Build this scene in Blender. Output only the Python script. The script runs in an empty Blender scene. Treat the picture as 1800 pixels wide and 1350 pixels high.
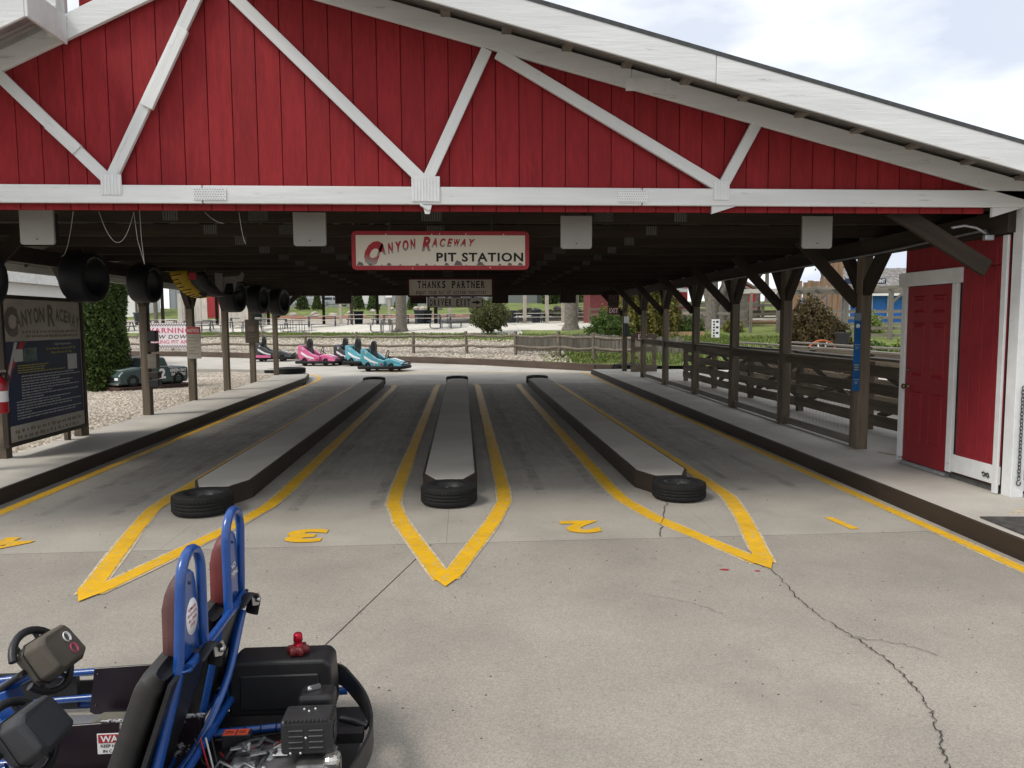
import bpy, math, random
import numpy as np
from mathutils import Matrix, Vector
random.seed(7); RNG = np.random.default_rng(11)
R = math.radians
S = bpy.context.scene
COL = S.collection
# ---------------------------------------------------------------- camera, sky, sun, exposure
YAW, PITCH, ROLL, EYE = .0659, .0828, -.0054, 1.85
_cy, _sy, _cp, _sp = math.cos(YAW), math.sin(YAW), math.cos(PITCH), math.sin(PITCH)
_f = Vector((_sy*_cp, _cy*_cp, -_sp)); _r0 = Vector((_cy, -_sy, 0)); _u0 = _r0.cross(_f)
_r = math.cos(ROLL)*_r0 + math.sin(ROLL)*_u0; _u = -math.sin(ROLL)*_r0 + math.cos(ROLL)*_u0
cam = bpy.data.cameras.new('camera'); camo = bpy.data.objects.new('camera', cam); COL.objects.link(camo)
camo.matrix_world = Matrix(((_r.x, _u.x, -_f.x, 0), (_r.y, _u.y, -_f.y, 0), (_r.z, _u.z, -_f.z, EYE), (0, 0, 0, 1)))
cam.sensor_width = 36; cam.lens = 36*1322.2/1800; cam.clip_start = .05; cam.clip_end = 900
S.camera = camo
SUN_EL, SUN_AZ = R(50), R(243)          # azimuth clockwise from +Y: behind the camera, a little to its left
W_ = bpy.data.worlds.new('World'); S.world = W_; W_.use_nodes = True
nt = W_.node_tree; nt.nodes.clear()
def wn(t, **k):
    n = nt.nodes.new(t)
    for a, b in k.items(): setattr(n, a, b)
    return n
wo = wn('ShaderNodeOutputWorld'); bg = wn('ShaderNodeBackground'); bg.inputs[1].default_value = .1
sky = wn('ShaderNodeTexSky', sky_type='NISHITA', sun_disc=False, sun_elevation=SUN_EL, sun_rotation=SUN_AZ, air_density=1.0, dust_density=1.5)
tc = wn('ShaderNodeTexCoord'); mp = wn('ShaderNodeMapping'); mp.inputs[3].default_value = (1.0, 1.0, 2.6); mp.inputs[1].default_value = (3.1, 1.7, .35); mp.inputs[2].default_value = (0, 0, .27)
nz = wn('ShaderNodeTexNoise'); nz.inputs['Scale'].default_value = 1.7; nz.inputs['Detail'].default_value = 7; nz.inputs['Roughness'].default_value = .52
rp = wn('ShaderNodeValToRGB'); rp.color_ramp.elements[0].position = .32; rp.color_ramp.elements[1].position = .6
nz2 = wn('ShaderNodeTexNoise'); nz2.inputs['Scale'].default_value = 3.3; nz2.inputs['Detail'].default_value = 6
rp2 = wn('ShaderNodeValToRGB'); rp2.color_ramp.elements[0].color = (4.6, 4.95, 5.65, 1); rp2.color_ramp.elements[1].color = (8.9, 8.9, 8.9, 1)
rp2.color_ramp.elements[0].position = .38; rp2.color_ramp.elements[1].position = .66
gain = wn('ShaderNodeMix', data_type='RGBA', blend_type='MULTIPLY'); gain.inputs[0].default_value = 1; gain.inputs[7].default_value = (1.15, 1.1, 1.0, 1)
mixw = wn('ShaderNodeMix', data_type='RGBA')
L = nt.links.new
L(tc.outputs['Generated'], mp.inputs[0]); L(mp.outputs[0], nz.inputs['Vector']); L(mp.outputs[0], nz2.inputs['Vector'])
L(nz.outputs[0], rp.inputs[0]); L(nz2.outputs[0], rp2.inputs[0]); L(sky.outputs[0], gain.inputs[6])
mr = wn('ShaderNodeMapRange'); mr.inputs[3].default_value = .86; mr.inputs[4].default_value = 1
L(rp.outputs[0], mr.inputs[0]); L(mr.outputs[0], mixw.inputs[0])
L(gain.outputs[2], mixw.inputs[6]); L(rp2.outputs[0], mixw.inputs[7]); L(mixw.outputs[2], bg.inputs[0]); L(bg.outputs[0], wo.inputs[0])
sl = bpy.data.lights.new('sun', 'SUN'); sl.energy = 1.5; sl.angle = R(18); sl.color = (1, .95, .88)
so = bpy.data.objects.new('sun', sl); COL.objects.link(so)
_sd = Vector((math.sin(SUN_AZ)*math.cos(SUN_EL), math.cos(SUN_AZ)*math.cos(SUN_EL), math.sin(SUN_EL)))
so.rotation_euler = _sd.to_track_quat('Z', 'Y').to_euler(); so.location = (0, -10, 30)
S.view_settings.view_transform = 'Standard'; S.view_settings.look = 'None'; S.view_settings.gamma = 1
S.view_settings.use_curve_mapping = False; S.view_settings.exposure = 0.78
try:
    S.cycles.max_bounces = 7; S.cycles.diffuse_bounces = 4; S.cycles.transparent_max_bounces = 6; S.cycles.use_denoising = True; S.cycles.use_adaptive_sampling = True; S.cycles.adaptive_threshold = .02
except Exception: pass
# ---------------------------------------------------------------- materials
MATS = {}
def mat(name, col, rough=.65, metal=0, var=.12, scale=6., bump=0., bscale=60., grain=None, col2=None, thr=None, spec=.35,
        world=False, fine=0., coat=0., dirt=0., tr=0., tone=0.):
    """colour broken up by noise; grain stretches it along local X; col2 shows through where a second noise passes thr"""
    if name in MATS: return MATS[name]
    m = bpy.data.materials.new(name); m.use_nodes = True; MATS[name] = m
    t = m.node_tree; N = t.nodes; l = t.links.new; b = N['Principled BSDF']
    def n(ty, **k):
        o = N.new(ty)
        for a, c in k.items(): setattr(o, a, c)
        return o
    b.inputs['Roughness'].default_value = rough; b.inputs['Metallic'].default_value = metal
    b.inputs['Specular IOR Level'].default_value = spec; b.inputs['Coat Weight'].default_value = coat
    if tr: b.inputs['Transmission Weight'].default_value = tr
    if world: vec = n('ShaderNodeNewGeometry').outputs['Position']
    else:
        c = n('ShaderNodeTexCoord'); oi = n('ShaderNodeObjectInfo'); ad = n('ShaderNodeVectorMath', operation='ADD'); sc = n('ShaderNodeVectorMath', operation='SCALE')
        sc.inputs[0].default_value = (37, 51, 23); l(oi.outputs['Random'], sc.inputs['Scale']); l(c.outputs['Object'], ad.inputs[0]); l(sc.outputs[0], ad.inputs[1]); vec = ad.outputs[0]
    if grain:
        g = n('ShaderNodeMapping'); g.inputs[3].default_value = (1/grain, 1, 1); l(vec, g.inputs[0]); vec = g.outputs[0]
    def noise(s, d=4, r=.55):
        o = n('ShaderNodeTexNoise'); o.inputs['Scale'].default_value = s; o.inputs['Detail'].default_value = d; o.inputs['Roughness'].default_value = r; l(vec, o.inputs['Vector']); return o.outputs[0]
    def mix(f, a, c2, bt='MIX'):
        o = n('ShaderNodeMix', data_type='RGBA', blend_type=bt)
        for i, v in ((0, f), (6, a), (7, c2)):
            if hasattr(v, 'default_value') or hasattr(v, 'links'): l(v, o.inputs[i])
            else: o.inputs[i].default_value = v if i == 0 else (*v[:3], 1)
        return o.outputs[2]
    def ramp(f, a, c2):
        o = n('ShaderNodeMapRange'); o.inputs[1].default_value = a; o.inputs[2].default_value = c2; l(f, o.inputs[0]); return o.outputs[0]
    lo = [max(0, v*(1-var)) for v in col]; hi = [min(1, v*(1+var)) for v in col]
    out = mix(ramp(noise(scale), .3, .7), lo, hi)
    if fine: out = mix(ramp(noise(bscale*2.2, 2), .35, .65), [max(0, v*(1-fine)) for v in (1, 1, 1)], (1+0*fine,)*3) if False else mix(1.0, out, mix(ramp(noise(bscale*2.2, 2), .35, .65), (1-fine,)*3, (1+fine*.6,)*3), 'MULTIPLY')
    if dirt: out = mix(1.0, out, mix(ramp(noise(scale*.23, 5, .6), .35, .68), (1-dirt,)*3, (1, 1, 1)), 'MULTIPLY')
    if tone:
        o2 = n('ShaderNodeObjectInfo'); g2 = n('ShaderNodeMapRange'); g2.inputs[3].default_value = 1-tone; g2.inputs[4].default_value = 1+tone*.4; l(o2.outputs['Random'], g2.inputs[0])
        cc2 = n('ShaderNodeCombineColor'); [l(g2.outputs[0], cc2.inputs[i]) for i in range(3)]; out = mix(1.0, out, cc2.outputs[0], 'MULTIPLY')
    if col2 is not None: out = mix(ramp(noise(scale*2.6, 6, .7), thr, thr+.05), out, col2)
    l(out, b.inputs['Base Color'])
    if bump:
        bp = n('ShaderNodeBump'); bp.inputs['Strength'].default_value = bump; bp.inputs['Distance'].default_value = .01
        l(noise(bscale, 5), bp.inputs['Height']); l(bp.outputs[0], b.inputs['Normal'])
    return m
M_white = mat('white_paint', (.68, .69, .68), .6, var=.07, scale=11, grain=11, bump=.35, bscale=38, col2=(.46, .44, .41), thr=.625, dirt=.12, tone=.06, spec=.2)
M_whitec = mat('white_trim', (.72, .73, .72), .55, var=.06, scale=7, bump=.3, bscale=30, col2=(.2, .18, .16), thr=.68, dirt=.12)
M_red = mat('red_siding', (.275, .019, .023), .7, var=.12, scale=11, grain=.12, bump=.3, bscale=70, dirt=.22, spec=.2, tone=.12)
M_reddoor = mat('red_door', (.22, .012, .018), .42, var=.05, scale=4, bump=.04, bscale=60)
M_redbarn = mat('red_barn', (.33, .03, .035), .6, var=.1)  # plain red paint of the barn and sheds
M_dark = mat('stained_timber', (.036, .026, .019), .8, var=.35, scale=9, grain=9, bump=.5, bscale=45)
M_post = mat('weathered_post', (.18, .143, .102), .8, var=.35, scale=8, grain=11, bump=.8, bscale=40, dirt=.45, tone=.25)
M_grey_wood = mat('grey_weathered_wood', (.2, .18, .15), .85, var=.3, scale=8, grain=9, bump=.6, bscale=40, dirt=.3)
M_brown_board = mat('brown_painted_board', (.035, .024, .017), .6, var=.2, scale=5, grain=6, bump=.3, bscale=40, dirt=.3)
M_soffit = mat('soffit', (.12, .11, .1), .8, var=.25)
M_roof = mat('shingle_edge', (.06, .062, .064), .85, var=.25, scale=20)
M_galv = mat('galvanised_metal', (.4, .41, .42), .45, .7, var=.15, scale=14)
M_plate = mat('dull_plate', (.16, .155, .15), .6, .3, var=.2, scale=30)
M_panel = mat('grey_panel', (.29, .282, .262), .5, var=.04, scale=4, dirt=.08)
M_blk = mat('black_plastic', (.016, .016, .017), .42, var=.15, scale=20, bump=.05, bscale=150)
M_rubber = mat('tyre_rubber', (.012, .0115, .011), .8, var=.3, scale=14, bump=.2, bscale=120, dirt=.2)
M_slick = mat('slick_rubber', (.008, .009, .012), .6, var=.2, scale=6)
M_steel = mat('dark_steel', (.06, .06, .06), .45, .6, var=.3, scale=16)
M_chrome = mat('bright_steel', (.5, .5, .5), .3, .9, var=.1)
M_yel = mat('yellow_paint', (.74, .42, .012), .6, var=.07, scale=9, bump=.1, bscale=120, world=True, dirt=.16, col2=(.40, .34, .24), thr=.575)
M_oldyel = mat('worn_paint', (.52, .44, .30), .7, var=.2, scale=12, world=True, col2=(.12, .1, .08), thr=.575)
M_crack = mat('crack_dirt', (.045, .04, .034), .95, var=.3)
M_wht = mat('plain_white', (.78, .78, .77), .5, var=.04)
M_cream = mat('sign_cream', (.74, .7, .6), .5, var=.04, scale=3, dirt=.06)
M_signred = mat('sign_red', (.36, .03, .04), .5, var=.12, scale=6)
M_blkprint = mat('black_print', (.014, .013, .013), .55, var=.1)
M_wornsign = mat('aged_sign', (.45, .41, .35), .6, var=.1, scale=4, dirt=.15)
M_navy = mat('navy_print', (.015, .024, .065), .4, var=.3, scale=2)
M_yprint = mat('yellow_print', (.5, .45, .06), .5, var=.1)
M_wprint = mat('pale_print', (.5, .5, .48), .5, var=.1)
M_tan = mat('tan_print', (.22, .17, .11), .6, var=.1)
M_pinkp = mat('rose_print', (.55, .09, .16), .5, var=.08)
M_banner = mat('banner_vinyl', (.75, .68, .7), .45, var=.04)
M_blue = mat('blue_tube', (.008, .062, .26), .28, col2=(.015, .02, .03), thr=.70, var=.12, scale=18, spec=.5, coat=.35, dirt=.15)
M_cush = mat('maroon_vinyl', (.13, .026, .026), .5, var=.2, scale=8, bump=.12, bscale=200)
M_cushold = mat('faded_vinyl', (.10, .045, .042), .55, var=.25, scale=6, bump=.12, bscale=200)
M_vinyl = mat('black_vinyl', (.024, .023, .022), .5, var=.25, scale=9, bump=.15, bscale=220)
M_bag1 = mat('olive_cover', (.085, .072, .056), .75, var=.12, scale=8, bump=.2, bscale=300)
M_bag2 = mat('charcoal_cover', (.03, .031, .034), .6, var=.15, scale=8, bump=.2, bscale=300)
M_purple = mat('plum_panel', (.014, .007, .012), .3, var=.2, scale=7, spec=.5)
M_scuff = mat('scuffed_panel', (.014, .007, .012), .35, var=.2, scale=9, col2=(.5, .5, .5), thr=.56)
M_alu = mat('cast_aluminium', (.36, .36, .355), .42, .85, var=.3, scale=24, dirt=.45)
M_engred = mat('engine_red', (.3, .015, .02), .4, var=.15, coat=.2)
M_redcap = mat('red_knob', (.11, .012, .014), .4, var=.2)
M_redcap2 = mat('red_anodised', (.4, .01, .03), .25, .5, var=.1)
M_orange = mat('orange_label', (.6, .075, .03), .5, var=.1)
M_pad = mat('rubber_mat', (.15, .14, .11), .9, var=.15, bump=.3, bscale=200)
M_pink = mat('pink_body', (.62, .13, .28), .3, var=.06, coat=.3)
M_teal = mat('teal_body', (.10, .35, .42), .3, var=.06, coat=.3)
M_grey = mat('charcoal_body', (.05, .052, .055), .35, var=.1, coat=.3)
M_green = mat('green_car_paint', (.05, .082, .079), .35, var=.1, coat=.4, dirt=.1)
M_glass = mat('dark_glass', (.03, .034, .036), .12, spec=.6)
M_carwhite = mat('white_car_paint', (.7, .7, .7), .3, coat=.4, var=.03)
M_carsilver = mat('silver_car_paint', (.36, .38, .4), .3, .3, coat=.4, var=.03)
M_can = mat('blue_bin', (.035, .045, .06), .5, var=.1)
M_table = mat('coated_steel_table', (.09, .105, .12), .6, var=.15)
M_tablew = mat('pale_table_wood', (.5, .47, .41), .75, var=.2, grain=6)
M_metalb = mat('metal_cladding', (.27, .28, .3), .5, var=.04)
M_house = mat('grey_clapboard', (.17, .18, .175), .7, var=.06)
M_bluew = mat('blue_clapboard', (.025, .15, .46), .6, var=.08)
M_shake = mat('weathered_shake', (.2, .19, .18), .9, var=.35, scale=5)
M_lumber = mat('new_lumber', (.42, .29, .15), .75, var=.2, grain=6)
M_tanwood = mat('tan_slab_wood', (.3, .19, .12), .85, var=.3, grain=6)
M_rock = mat('pale_boulder', (.38, .33, .29), .9, var=.25, scale=3, bump=.6, bscale=8)
M_bark = mat('bark', (.13, .115, .095), .95, var=.35, scale=9, bump=1, bscale=25)
M_mulch = mat('red_mulch', (.22, .1, .06), .95, var=.3, scale=5, bump=.6, bscale=30, world=True)
M_fireext = mat('extinguisher_red', (.35, .012, .02), .35, var=.08, coat=.3)
def leafmat(name, a, b_):
    m = mat(name, a, .6, var=0, spec=.25)
    t = m.node_tree; P = t.nodes['Principled BSDF']; t.links.remove(P.inputs['Base Color'].links[0])
    at = t.nodes.new('ShaderNodeAttribute'); at.attribute_name = 'tint'
    mx = t.nodes.new('ShaderNodeMix'); mx.data_type = 'RGBA'; mx.inputs[6].default_value = (*a, 1); mx.inputs[7].default_value = (*b_, 1)
    t.links.new(at.outputs['Fac'], mx.inputs[0]); t.links.new(mx.outputs[2], P.inputs['Base Color'])
    P.inputs['Subsurface Weight'].default_value = 0
    tr = t.nodes.new('ShaderNodeBsdfTranslucent'); ms = t.nodes.new('ShaderNodeMixShader'); ms.inputs[0].default_value = .28
    t.links.new(mx.outputs[2], tr.inputs[0]); t.links.new(P.outputs[0], ms.inputs[1]); t.links.new(tr.outputs[0], ms.inputs[2])
    t.links.new(ms.outputs[0], t.nodes['Material Output'].inputs[0]); return m
ML_arb = leafmat('arborvitae_leaf', (.03, .055, .014), (.10, .15, .035))
ML_bush = leafmat('bush_leaf', (.035, .07, .016), (.13, .19, .04))
ML_gold = leafmat('gold_leaf', (.09, .095, .02), (.3, .26, .07))
ML_brown = leafmat('bronze_leaf', (.05, .038, .02), (.16, .12, .05))
ML_purple = leafmat('purple_leaf', (.05, .015, .025), (.14, .04, .06))
ML_lime = leafmat('spring_leaf', (.11, .16, .03), (.3, .36, .1))
ML_grass = leafmat('grass_blade', (.06, .10, .02), (.2, .24, .06))
ML_stone = leafmat('gravel_stone', (.32, .27, .21), (.74, .67, .57))
# concrete with its own stains: rubber marks down the lanes, blotches, aggregate in the apron
def concrete(name, base, speck, lanes):
    m = mat(name, base, .85, var=.1, scale=1.3, bump=.25, bscale=90, world=True, dirt=.14)
    t = m.node_tree; N = t.nodes; l = t.links.new; P = N['Principled BSDF']; cur = P.inputs['Base Color'].links[0].from_socket
    geo = N.new('ShaderNodeNewGeometry'); pos = geo.outputs['Position']
    def noise(s, d, vec=pos, r=.55):
        o = N.new('ShaderNodeTexNoise'); o.inputs['Scale'].default_value = s; o.inputs['Detail'].default_value = d; o.inputs['Roughness'].default_value = r; l(vec, o.inputs['Vector']); return o.outputs[0]
    def rng(f, a, b_, c=0., d=1.):
        o = N.new('ShaderNodeMapRange'); o.interpolation_type = 'SMOOTHSTEP'
        for i, v in ((1, a), (2, b_), (3, c), (4, d)): o.inputs[i].default_value = v
        l(f, o.inputs[0]); return o.outputs[0]
    def mul(a, b_):
        o = N.new('ShaderNodeMath'); o.operation = 'MULTIPLY'; l(a, o.inputs[0])
        if isinstance(b_, float): o.inputs[1].default_value = b_
        else: l(b_, o.inputs[1])
        return o.outputs[0]
    def blend(f, a, c, bt='MIX'):
        o = N.new('ShaderNodeMix'); o.data_type = 'RGBA'; o.blend_type = bt; l(f, o.inputs[0]) if not isinstance(f, float) else None
        if isinstance(f, float): o.inputs[0].default_value = f
        l(a, o.inputs[6]); o.inputs[7].default_value = (*c, 1); return o.outputs[2]
    v = N.new('ShaderNodeTexVoronoi'); v.inputs['Scale'].default_value = 150; l(pos, v.inputs['Vector'])
    cr = N.new('ShaderNodeMapRange'); cr.inputs[1].default_value = .0; cr.inputs[2].default_value = 1; l(v.outputs['Color'], cr.inputs[0])
    o = N.new('ShaderNodeMix'); o.data_type = 'RGBA'; o.blend_type = 'MULTIPLY'; o.inputs[0].default_value = speck
    sp = N.new('ShaderNodeMapRange'); sp.inputs[1].default_value = 0; sp.inputs[2].default_value = 1; sp.inputs[3].default_value = .45; sp.inputs[4].default_value = 1.25
    sx = N.new('ShaderNodeSeparateColor'); l(v.outputs['Color'], sx.inputs[0]); l(sx.outputs[0], sp.inputs[0])
    cc = N.new('ShaderNodeCombineColor'); [l(sp.outputs[0], cc.inputs[i]) for i in range(3)]
    l(cur, o.inputs[6]); l(cc.outputs[0], o.inputs[7]); cur = o.outputs[2]
    cur = blend(rng(noise(.9, 6, r=.62), .5, .72, 0, .5), cur, tuple(c*.62 for c in base))
    cur = blend(rng(noise(26, 3), .70, .74, 0, .55), cur, (.09, .08, .07))
    if lanes:
        s = N.new('ShaderNodeSeparateXYZ'); l(pos, s.inputs[0])
        a = N.new('ShaderNodeMath'); a.operation = 'ADD'; a.inputs[1].default_value = .148; l(s.outputs[0], a.inputs[0])
        pp = N.new('ShaderNodeMath'); pp.operation = 'PINGPONG'; pp.inputs[1].default_value = 1.185; l(a.outputs[0], pp.inputs[0])
        mp_ = N.new('ShaderNodeMapping'); mp_.inputs[3].default_value = (4.5, .5, 1); l(pos, mp_.inputs[0])
        mq = N.new('ShaderNodeMapping'); mq.inputs[3].default_value = (.7, 3.2, 1); l(pos, mq.inputs[0])
        band = mul(rng(pp.outputs[0], .3, 1.), rng(s.outputs[1], 7.4, 11.))
        st = mul(band, rng(noise(3.2, 9, mp_.outputs[0], .68), .32, .62, .25, 1.))
        cur = blend(mul(st, .38), cur, (.075, .07, .064))
        cur = blend(mul(mul(rng(noise(4.2, 9, mq.outputs[0], .72), .55, .68), rng(s.outputs[1], 9., 16.)), .75), cur, (.55, .535, .5))
        cur = blend(mul(rng(noise(5.5, 6, mq.outputs[0], .7), .6, .75), .3), cur, (.1, .095, .088))
    l(cur, P.inputs['Base Color']); return m
M_apron = concrete('apron_concrete', (.335, .305, .26), .45, False)
M_lane = concrete('lane_concrete', (.385, .355, .305), .22, True)
M_walk = concrete('walk_concrete', (.50, .47, .415), .15, False)
M_track = concrete('track_concrete', (.46, .43, .38), .1, False)
M_plaza = mat('plaza_concrete', (.56, .53, .46), .9, var=.12, scale=.5, world=True, dirt=.12)
def stones(name, a, b_, sc):
    m = mat(name, a, .95, var=.2, scale=2, world=True)
    t = m.node_tree; P = t.nodes['Principled BSDF']; geo = t.nodes.new('ShaderNodeNewGeometry'); v = t.nodes.new('ShaderNodeTexVoronoi'); v.inputs['Scale'].default_value = sc
    t.links.new(geo.outputs['Position'], v.inputs['Vector']); s = t.nodes.new('ShaderNodeSeparateColor'); t.links.new(v.outputs['Color'], s.inputs[0])
    r = t.nodes.new('ShaderNodeValToRGB'); r.color_ramp.elements[0].color = (*a, 1); r.color_ramp.elements[1].color = (*b_, 1); t.links.new(s.outputs[0], r.inputs[0])
    t.links.new(r.outputs[0], P.inputs['Base Color']); bp = t.nodes.new('ShaderNodeBump'); bp.inputs['Strength'].default_value = 1; bp.inputs['Distance'].default_value = .04; bp.invert = True
    t.links.new(v.outputs['Distance'], bp.inputs['Height']); t.links.new(bp.outputs[0], P.inputs['Normal']); return m
M_gravel = stones('pale_gravel', (.34, .28, .22), (.74, .67, .56), 22)
M_bank = stones('bank_gravel', (.17, .14, .11), (.5, .45, .38), 13)
M_lawn = mat('lawn', (.15, .19, .045), .95, var=.35, scale=1.2, world=True, bump=1, bscale=14, dirt=.3)
M_earth = mat('earth', (.17, .14, .1), .95, var=.25, scale=.6, world=True)
# ---------------------------------------------------------------- mesh helpers
WM = {}
def put(o, parent, M):
    COL.objects.link(o); WM[o.name] = M
    if parent is not None:
        o.parent = parent; o.matrix_parent_inverse = Matrix(); o.matrix_local = WM[parent.name].inverted() @ M
    else: o.matrix_local = M
    return o
def tag(o, label, cat=None, group=None, kind=None):
    if label: o['label'] = label
    if cat: o['category'] = cat
    if group: o['group'] = group
    if kind: o['kind'] = kind
    return o
def thing(name, loc, label, cat, group=None, rz=0.):
    o = bpy.data.objects.new(name, None); o.empty_display_size = .2
    put(o, None, Matrix.Translation(loc) @ Matrix.Rotation(rz, 4, 'Z')); return tag(o, label, cat, group)
def V(*a): return Vector(a)
class B:
    def __init__(s): s.v = []; s.f = []; s.sm = []
    def add(s, vs, fs, M=None, smooth=False):
        k = len(s.v); s.v += [tuple(M @ Vector(p)) for p in vs] if M is not None else [tuple(p) for p in vs]
        s.f += [tuple(i+k for i in f) for f in fs]; s.sm += [smooth]*len(fs); return s
    def box(s, x0, x1, y0, y1, z0, z1, M=None, ch=0.):
        if ch:                                   # chamfer the vertical-profile edges
            return s.prism([(x0+ch, z0), (x1-ch, z0), (x1, z0+ch), (x1, z1-ch), (x1-ch, z1), (x0+ch, z1), (x0, z1-ch), (x0, z0+ch)], y0, y1, 'Y', M)
        return s.add([(x0, y0, z0), (x1, y0, z0), (x1, y1, z0), (x0, y1, z0), (x0, y0, z1), (x1, y0, z1), (x1, y1, z1), (x0, y1, z1)],
                     [(0, 3, 2, 1), (4, 5, 6, 7), (0, 1, 5, 4), (1, 2, 6, 5), (2, 3, 7, 6), (3, 0, 4, 7)], M)
    def cbox(s, c, d, M=None): return s.box(c[0]-d[0]/2, c[0]+d[0]/2, c[1]-d[1]/2, c[1]+d[1]/2, c[2]-d[2]/2, c[2]+d[2]/2, M)
    def prism(s, poly, a, b, axis='Z', M=None, smooth=False):
        n = len(poly)
        def q(p, h): return {'Z': (p[0], p[1], h), 'Y': (p[0], h, p[1]), 'X': (h, p[0], p[1])}[axis]
        vs = [q(p, a) for p in poly] + [q(p, b) for p in poly]
        fs = [tuple(range(n))[::-1], tuple(range(n, 2*n))] + [(i, (i+1) % n, (i+1) % n+n, i+n) for i in range(n)]
        if axis == 'Y': fs = [f[::-1] for f in fs]
        return s.add(vs, fs, M, smooth)
    def tube(s, pts, r, n=8, closed=False, M=None, cap=True, flat=None):
        P = [Vector(p) for p in pts]; m = len(P); rr = r if isinstance(r, (list, tuple)) else [r]*m; vs = []; prev = None
        for i, p in enumerate(P):
            a = P[(i-1) % m] if (closed or i) else p; c = P[(i+1) % m] if (closed or i < m-1) else p
            t = (c-a); t = t.normalized() if t.length > 1e-9 else Vector((0, 0, 1))
            if prev is None:
                u = t.cross(Vector((0, 0, 1)));
                if u.length < .05: u = t.cross(Vector((0, 1, 0)))
            else: u = prev-(prev.dot(t))*t
            u.normalize(); prev = u; w = t.cross(u)
            for k in range(n):
                a_ = 2*math.pi*k/n; vs.append(tuple(p+rr[i]*(math.cos(a_)*u+(flat or 1)*math.sin(a_)*w)))
        fs = [(i*n+k, i*n+(k+1) % n, ((i+1) % m)*n+(k+1) % n, ((i+1) % m)*n+k) for i in range(m if closed else m-1) for k in range(n)]
        s.add(vs, fs, M, n > 5)
        if cap and not closed: s.add(vs[:n], [tuple(range(n))[::-1]], M); s.add(vs[-n:], [tuple(range(n))], M)
        return s
    def lathe(s, prof, n=24, M=None, smooth=True, closed=False):
        vs = [(r*math.cos(2*math.pi*k/n), r*math.sin(2*math.pi*k/n), z) for r, z in prof for k in range(n)]; m = len(prof)
        fs = [(i*n+k, i*n+(k+1) % n, ((i+1) % m)*n+(k+1) % n, ((i+1) % m)*n+k) for i in range(m if closed else m-1) for k in range(n)]
        return s.add(vs, fs, M, smooth)
    def ball(s, c, r, n=10, M=None):
        rx, ry, rz = r if isinstance(r, (tuple, list)) else (r, r, r); h = n//2+1
        T = Matrix.Translation(c) @ Matrix.Diagonal((rx, ry, rz, 1))
        if M is not None: T = M @ T
        return s.lathe([(max(1e-4, math.sin(math.pi*i/h)), -math.cos(math.pi*i/h)) for i in range(h+1)], n, T)
    def strip(s, poly, width, z, M=None):        # flat ribbon along a polyline
        P = [Vector((p[0], p[1], 0)) for p in poly]; l = []; r = []
        for i, p in enumerate(P):
            a = P[i-1] if i else None; c = P[i+1] if i < len(P)-1 else None
            d1 = (p-a).normalized() if a else None; d2 = (c-p).normalized() if c else None
            d = ((d1 or d2)+(d2 or d1)).normalized(); nrm = Vector((-d.y, d.x, 0)); w = width[i] if isinstance(width, list) else width
            k = 1/max(.5, nrm.dot(Vector((-(d2 or d1).y, (d2 or d1).x, 0)))); l.append(p+nrm*w/2*k); r.append(p-nrm*w/2*k)
        vs = [(p.x, p.y, z) for p in l]+[(p.x, p.y, z) for p in r]; n = len(P)
        return s.add(vs, [(i+n, i+1+n, i+1, i) for i in range(n-1)], M)
    def build(s, name, m, parent=None, M=None, label=None, cat=None, group=None, kind=None, bev=0., origin=None):
        """mesh in world coordinates (or M-local); the object's origin goes to the middle of its base unless M is given"""
        me = bpy.data.meshes.new(name); A = np.array(s.v, dtype=float)
        if M is None:
            lo, hi = A.min(0), A.max(0); o_ = Vector(origin) if origin else Vector(((lo[0]+hi[0])/2, (lo[1]+hi[1])/2, lo[2])); M = Matrix.Translation(o_); A = A-np.array(o_)
        me.from_pydata([tuple(a) for a in A], [], s.f); me.polygons.foreach_set('use_smooth', s.sm); me.materials.append(m); me.update()
        o = bpy.data.objects.new(name, me); put(o, parent, M)
        if bev: add_bevel(o, bev)
        return tag(o, label, cat, group, kind)
def add_bevel(o, w, seg=1):
    m = o.modifiers.new('edge', 'BEVEL'); m.width = w; m.segments = seg; m.limit_method = 'ANGLE'; m.angle_limit = R(40); m.use_clamp_overlap = True
def along(p0, p1, up=(0, 0, 1)):
    p0, p1 = Vector(p0), Vector(p1); x = (p1-p0).normalized(); u = Vector(up)
    if abs(x.dot(u)) > .98: u = Vector((0, 1, 0))
    y = u.cross(x).normalized(); z = x.cross(y); Rm = Matrix((x, y, z)).transposed().to_4x4()
    return Matrix.Translation((p0+p1)/2) @ Rm, (p1-p0).length
def timber(name, p0, p1, w, h, m, parent=None, up=(0, 0, 1), bev=.004, **k):
    """a board: local X runs its length, w across (local Y), h along up"""
    M, n = along(p0, p1, up); return B().box(-n/2, n/2, -w/2, w/2, -h/2, h/2).build(name, m, parent, M, bev=bev, **k)
def rot(x=0, y=0, z=0): return Matrix.Rotation(z, 4, 'Z') @ Matrix.Rotation(y, 4, 'Y') @ Matrix.Rotation(x, 4, 'X')
def T(x, y, z): return Matrix.Translation((x, y, z))
_TXT = {}
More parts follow.
